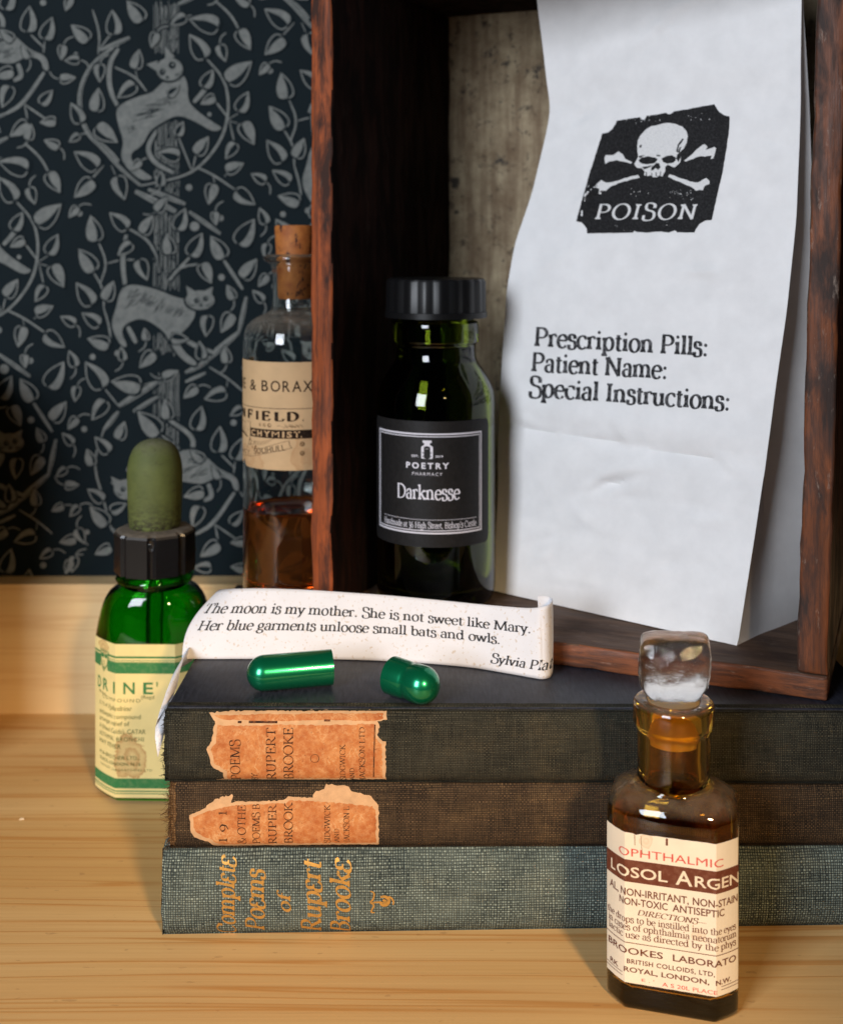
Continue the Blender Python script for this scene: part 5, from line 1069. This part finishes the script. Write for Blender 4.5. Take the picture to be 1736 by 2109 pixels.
G = 0.012
b3 = Book('blue_grey_book', 'thick blue grey cloth book with gilt spine lettering, bottom of the stack', -7.42, XR, 34.62, 13.2, 0.0, 2.47, R(1.4), None, .22, M['cloth_blue'], M['cloth_blue'])
b2 = Book('brown_book', 'brown cloth book with a half torn orange spine label, middle of the stack', -7.22, XR, 34.66, 12.9, 2.47 + G, 1.93, R(.5), None, .16, M['cloth_brown'], M['cloth_brown'])
b1 = Book('navy_book', 'navy and black cloth book with a large orange spine label, top of the stack', -7.36, XR, 34.62, 12.9, 4.40 + 2 * G, BOOK_TOP - 4.40 - 2 * G, R(-.5), None, .14, M['navy_board'], M['cloth_black'])
def pts_on(b, pts): return [b.px(*ZB_(x, y)) for x, y in pts]
def grow(poly, k):
    cx = sum(p[0] for p in poly) / len(poly); cy = sum(p[1] for p in poly) / len(poly); return [(x + (k if x > cx else -k), y + (k * .6 if y > cy else -k * .6)) for x, y in poly]
# top label
lab1 = [(375,100),(520,90),(1570,90),(1572,135),(1510,145),(1522,180),(1510,230),(1530,268),(1565,280),(1566,545),(900,553),(360,565),(480,540),(472,490),(430,460),(395,430),(388,380),(360,320),(400,270),(410,200),(420,150)]
P = b1.pr(.008); fill(P, torn(grow(pts_on(b1, lab1), .04), .07, .022, 3)); pb = P.build('title_label', M['label_pale'], b1.root)
inner1 = [(430,165),(640,170),(860,162),(1130,165),(1500,155),(1505,230),(1520,270),(1550,290),(1553,535),(900,543),(490,548),(488,480),(440,445),(405,420),(402,380),(385,330),(415,280),(420,210)]
P = b1.pr(.013); fill(P, torn(pts_on(b1, inner1), .07, .018, 8)); fill(P, torn(pts_on(b1, [(400,108),(800,100),(1560,98),(1560,128),(1490,140),(1200,135),(850,140),(640,135),(450,130)]), .08, .012, 5))
P.build('label_face', M['label_orange'], pb)
P = b1.pr(.019)
for q in (('POEMS', 580, 557, 258, 517), ('BY', 698, 560, 495, 657), ('RUPERT', 824, 552, 180, 762), ('BROOKE', 943, 548, 178, 880), ('SIDGWICK', 1299, 556, 292, 1264), ('AND', 1361, 554, 455, 1330), ('JACKSON LTD', 1432, 552, 175, 1396)): b1.uptext(P, *q, weight=1.15)
c_ = b1.px(*ZB_(1092, 388)); P.line([(c_[0] + .12 * math.cos(i * .35), c_[1] + .12 * math.sin(i * .35)) for i in range(19)], .014)
for x0, x1, y0, y1 in ((640, 835, 138, 152), (565, 590, 138, 152), (1155, 1195, 130, 142)):
    a = b1.px(*ZB_(x0, y1)); b_ = b1.px(*ZB_(x1, y0)); P.rect(a[0], b_[0], a[1], b_[1])
a = b1.px(*ZB_(1492, 525)); b_ = b1.px(*ZB_(1502, 160)); P.line([(a[0], a[1]), (b_[0], b_[1])], .03, step=.2)
P.build('lettering', M['type_brown'], pb)
# middle label
lab2 = [(248,772),(330,740),(430,712),(560,690),(700,687),(890,682),(905,660),(1070,664),(1080,632),(1150,612),(1160,588),(1310,597),(1330,622),(1470,652),(1490,682),(1521,716),(1520,990),(1200,995),(420,1008),(370,962),(280,922),(250,872)]
P = b2.pr(.008); fill(P, torn(grow(pts_on(b2, lab2), .035), .07, .022, 13)); fill(P, torn(pts_on(b2, [(340,730),(380,690),(470,650),(530,640),(520,690),(430,712)]), .05, .03, 4), 0, -.002); pb = P.build('title_label', M['label_pale'], b2.root)
inner2 = [(262,790),(340,755),(560,705),(890,695),(915,675),(1080,680),(1200,690),(1330,700),(1480,715),(1508,735),(1508,975),(1200,980),(430,990),(380,945),(290,905),(262,860)]
P = b2.pr(.013); fill(P, torn(pts_on(b2, inner2), .07, .02, 18)); P.build('label_face', M['label_orange'], pb)
P = b2.pr(.019)
for q in (('1', 492, 970, 930, 432), ('9', 500, 890, 830, 440), ('1', 492, 780, 740, 432), ('& OTHE', 620, 985, 705, 568), ('POEMS B', 716, 982, 697, 668), ('RUPER', 830, 985, 703, 776), ('BROOK', 940, 980, 690, 884), ('SIDGWICK', 1195, 975, 705, 1158), ('AND', 1256, 967, 865, 1225), ('JACKSON L', 1326, 970, 715, 1290)): b2.uptext(P, *q, weight=1.15)
P.build('lettering', M['type_brown'], pb)
# gilt lettering pressed into the bottom spine
P = b3.pr(.013); P.cell = .07
for q in (('Complεtε', 545, 1632, 1078, 425), ('Poεms', 745, 1588, 1155, 620), ('of', 925, 1440, 1318, 840), ('Rupεrt', 1132, 1610, 1100, 1000), ('Brookε', 1330, 1620, 1095, 1200)): b3.uptext(P, *q, weight=1.45, slant=.24, contrast=1.1)
def orn(pts, w): P.line(smooth_prof(pts_on(b3, pts), 2), w, taper=True)
orn([(1470,1290),(1500,1300),(1490,1350),(1465,1365),(1500,1385),(1480,1420),(1475,1440),(1500,1440)], .05); orn([(1470,1370),(1530,1365),(1560,1370)], .05); orn([(1540,1330),(1570,1325),(1600,1345),(1590,1385),(1550,1390),(1535,1360)], .09); orn([(1585,1330),(1610,1330),(1630,1360),(1625,1385)], .05); orn([(1555,1350),(1580,1360),(1560,1375)], .08)
P.build('lettering', M['gold'], b3.root)
# frayed spine ends
def fray(b, n, length, mat, x=0.0, seed=0, zr=(0.05, .95)):
    r = random.Random(seed); mb = MB()
    for _ in range(n):
        z = b.th * r.uniform(*zr); x0 = x + r.uniform(-.02, .14); p = b.sp(max(0, x0), z, .01); w = r.uniform(.008, .018); l = length * r.uniform(.4, 1)
        pts = [Vector(p)]; d = Vector((r.uniform(-1, .25), r.uniform(-.5, .3), r.uniform(-.7, .7))).normalized()
        for k in range(4): d = (d + Vector((r.gauss(0, .35), r.gauss(0, .35), r.gauss(0, .45)))).normalized(); pts.append(pts[-1] + d * l / 4)
        V = []; F = []
        for i, q in enumerate(pts):
            ww = w * (1 - .18 * i)
            for a in range(3): V.append((q.x, q.y + ww * math.cos(a * 2.094), q.z + ww * math.sin(a * 2.094)))
        for i in range(4):
            for a in range(3): F.append((i * 3 + a, i * 3 + (a + 1) % 3, i * 3 + 3 + (a + 1) % 3, i * 3 + 3 + a))
        mb.add(V, F)
    return mb.build('frayed_threads', mat, b.root)
fray(b2, 130, .34, M['frayed'], 0, 1); fray(b1, 110, .20, M['cloth_black'], 0, 2)
# worn, broken edge of the middle spine: raw board showing
P = b2.pr(.012); fill(P, torn([(0.0, .06), (.16, .05), (.22, .3), (.18, .7), (.24, 1.2), (.18, 1.7), (.20, 1.86), (0.0, 1.88)], .09, .03, 6)); P.build('worn_edge', M['frayed'], b2.root)

# ------------------------------------------------------------------ paper strip with the verse, on the top book
M['strip'] = paper('seeded_strip_paper', (.77, .77, .80), fleck=(.52, .38, .22), mottle=.05, rough=.75, bump=.3, bscale=1.5)
M['strip_ink'] = ink('strip_ink', (.022, .022, .026), .15, (.2, .2, .2), scale=12)
ST = [  # px bottom, py bottom, Y bottom, px top, py top, Y top
 (375,1357,38.95,450,1215,40.6),(392,1357.5,39.0,462,1213.5,40.3),(430,1357.5,39.0,490,1212.5,39.95),(500,1356.5,39.0,545,1212,39.75),(600,1357,39.0,630,1215,39.6),(700,1359,38.95,712,1220,39.45),(800,1363,38.8,806,1227,39.25),(900,1370,38.5,903,1236,38.9),(980,1379,38.15,981,1244,38.5),(1050,1391,37.65,1050,1250,37.95),(1090,1399,37.35,1088,1252.5,37.6),(1115,1401,37.2,1112,1251,37.4),(1130,1397,37.3,1128,1247,37.45),(1137,1389,37.6,1136,1241,37.75),(1138,1382,38.0,1138,1235,38.1),(1134,1377,38.3,1133,1230,38.4),(1125,1374,38.45,1122,1227.5,38.5),(1113,1373,38.45,1107,1227.5,38.5)]
SB = [at(a, b, c) for a, b, c, *_ in ST]; SU = [at(d, e, f) for *_, d, e, f in ST]
for p in SB: p.z = BOOK_TOP + .03
def cat(P, t):
    i = max(0, min(len(P) - 2, int(t))); f = t - i; p0, p1, p2, p3 = P[max(0, i - 1)], P[i], P[i + 1], P[min(len(P) - 1, i + 2)]
    return .5 * ((2 * p1) + (p2 - p0) * f + (2 * p0 - 5 * p1 + 4 * p2 - p3) * f * f + (3 * p1 - p0 - 3 * p2 + p3) * f ** 3)
def strip_at(t, v, h=0.0):
    a, b = cat(SB, t), cat(SU, t); p = a.lerp(b, v); d = cat(SB, min(len(SB) - 1.001, t + .02)) - cat(SB, max(0, t - .02)); n = Vector((d.y, -d.x, 0)).normalized()
    bow = .10 * math.sin(math.pi * v) * (1 if t < 11 else .3) + .02 * noise.noise(Vector((t * 1.1, v * 2, 7)))
    if t < 2.2: p += Vector((-.18, .0, 0)) * math.sin(math.pi * v) * (1 - t / 2.2) * 2.0
    return p + n * (h + bow * .6)
so = SB[7].copy()
strip = empty('paper_strip', so); tag(strip, 'curled strip of flecked white paper printed with two lines of verse, on the top book', 'paper strip')
mb = MB(); NT, NV = 150, 18; vs = []; fs = []
for i in range(NT + 1):
    for j in range(NV + 1): vs.append(tuple(strip_at((len(ST) - 1.001) * i / NT, j / NV) - so))
for i in range(NT):
    for j in range(NV): fs.append((i * (NV + 1) + j, (i + 1) * (NV + 1) + j, (i + 1) * (NV + 1) + j + 1, i * (NV + 1) + j + 1))
mb.add(vs, fs); s_ = mb.build('paper_sheet', M['strip'], strip, True)
q = s_.modifiers.new('thickness', 'SOLIDIFY'); q.thickness = .00012; q.offset = -1
def strip_uv(px, py):
    t, v = max(0.1, (px - 380) / 70), .5
    for _ in range(20):
        p0 = proj(strip_at(t, v)); pu = proj(strip_at(t + .02, v)); pv = proj(strip_at(t, v + .01))
        a, b_, c, d = (pu[0] - p0[0]) / .02, (pv[0] - p0[0]) / .01, (pu[1] - p0[1]) / .02, (pv[1] - p0[1]) / .01
        ex, ey = px - p0[0], py - p0[1]; det = a * d - b_ * c
        if abs(det) < 1: break
        t += max(-.6, min(.6, (ex * d - ey * b_) / det)); v += max(-.3, min(.3, (ey * a - ex * c) / det)); t = max(.05, min(14.2, t)); v = max(.01, min(.99, v))
    return t, v
_tab = [(x, [strip_uv(x, cat([Vector((q[0], q[1], 0)) for q in ST], 0).y)]) for x in ()]
def px_t(x, v):                                      # spine parameter whose point at height v shows at column x
    lo, hi = 0.0, 14.0
    for _ in range(40):
        m_ = (lo + hi) / 2
        if proj(strip_at(m_, v))[0] < x: lo = m_
        else: hi = m_
    return lo
P = Print(lambda x, y, h: tuple(strip_at(x, y, h) - so), .012)
def strip_line(txt, x0, x1, v0, v1, cap, **kw):
    gl, adv = serif_text(txt, **kw); N = 60; tabs = [px_t(x0 + (x1 - x0) * i / N, v0 + (v1 - v0) * i / N) for i in range(N + 1)]
    for vs, fs in gl:
        out = []
        for x, y in vs:
            f = max(-.01, min(1.0, x / adv)) * N; i = max(0, min(N - 1, int(f))); t = tabs[i] + (tabs[i + 1] - tabs[i]) * (f - i); out.append((t, v0 + (v1 - v0) * x / adv + y / .66 * cap))
        P.shape(out, fs)
strip_line('The moon is my mother. She is not sweet like Mary.', 414, 1094, .655, .645, .138, weight=1.3, contrast=.75)
strip_line('Her blue garments unloose small bats and owls.', 405, 1031, .41, .435, .138, weight=1.3, contrast=.75)
strip_line('Sylvia Plat', 1010, 1137, .135, .125, .135, weight=1.35, slant=.24, contrast=.75)
P.build('lettering', M['strip_ink'], strip)
FO = [at(*p) for p in ((396,1361,39.3),(372,1376,38.3),(357,1391,37.4),(342,1425,36.5),(329,1465,35.8),(320,1499,35.4),(319,1520,35.1),(325,1560,34.9))]
mb = MB(); V = []; F = []
for i, p in enumerate(FO):
    V.append(tuple(p - so)); q = p + Vector((.75 - .08 * i, 1.6, .10 + .1 * i)) if i < 7 else p + Vector((.1, .4, .5)); q.x = min(q.x, -7.47); V.append(tuple(q - so))
for i in range(len(FO) - 1): F.append((2 * i, 2 * i + 1, 2 * i + 3, 2 * i + 2))
mb.add(V, F); fo = mb.build('folded_end', M['strip'], strip, True); q = fo.modifiers.new('thickness', 'SOLIDIFY'); q.thickness = .0002

# ------------------------------------------------------------------ two halves of a green capsule
def capsule_mat():
    b = NB('metallic_green_shell'); b.set('Base Color', (.005, .26, .115)); b.set('Metallic', .75); b.set('Roughness', .27); b.set('Coat Weight', .7); b.set('Coat Roughness', .08); return b.m
M['capsule'] = capsule_mat()
def capsule(name, label, c0, c1, rad, rim):
    """dome end c0, open end c1 (cm)"""
    root = empty(name, c0); tag(root, label, 'capsule half', 'two halves of a green capsule'); ax = (Vector(c1) - Vector(c0)); L = ax.length; prof = []
    for i in range(13): a = math.pi / 2 * i / 12; prof.append((rad * math.sin(a), -rad * math.cos(a)))
    if rim: prof += [(rad, L * .22), (rad * .95, L * .30), (rad * .93, L * .36), (rad * .955, L * .42), (rad * .985, L * .5)]
    prof += [(rad * 1.0, L * .8), (rad * 1.005, L), (rad * .95, L), (rad * .94, L * .7), (rad * .93, 0)]
    for i in range(1, 9): a = math.pi / 2 * i / 8; prof.append((rad * .93 * math.cos(a), -rad * .93 * math.sin(a)))
    mb = MB(); mb.add(*lathe(prof, 56)); o = mb.build('capsule_shell', M['capsule'], root, True, 50, merge=1e-4, recalc=True)
    o.rotation_euler = ax.to_track_quat('Z', 'Y').to_euler(); return root
zc_ = BOOK_TOP + .545
c0 = at(544, 1387, 36.3); c1 = at(683, 1376, 36.75); c0.z = zc_ - .005; c1.z = zc_ + .01
capsule('capsule_half', 'longer plain half of a metallic green capsule, lying left on the navy book', c0, c1, .52, False)
c0 = at(868, 1412, 35.3); c1 = at(808, 1394, 36.0); c0.z = zc_ + .005; c1.z = zc_ + .03
capsule('capsule_half', 'shorter ridged half of a metallic green capsule, right of the longer half', c0, c1, .55, True)

# a chip of wood on the shelf
p = on(39, 1690, 0); mb = MB(); mb.add([(0, 0, 0.003), (.28, .05, 0.003), (.30, .16, 0.003), (.05, .2, 0.003), (.02, .02, .06), (.26, .08, .09), (.24, .15, .05), (.07, .15, .08)], [(0, 3, 2, 1), (4, 5, 6, 7), (0, 1, 5, 4), (1, 2, 6, 5), (2, 3, 7, 6), (3, 0, 4, 7)])
o = mb.build('wood_chip', plain('pale_chip', (.62, .50, .33), .8)); o.location = p * CM; o.scale = (.6, .6, .6); tag(o, 'tiny pale wood chip lying on the bare shelf at the left', 'chip')
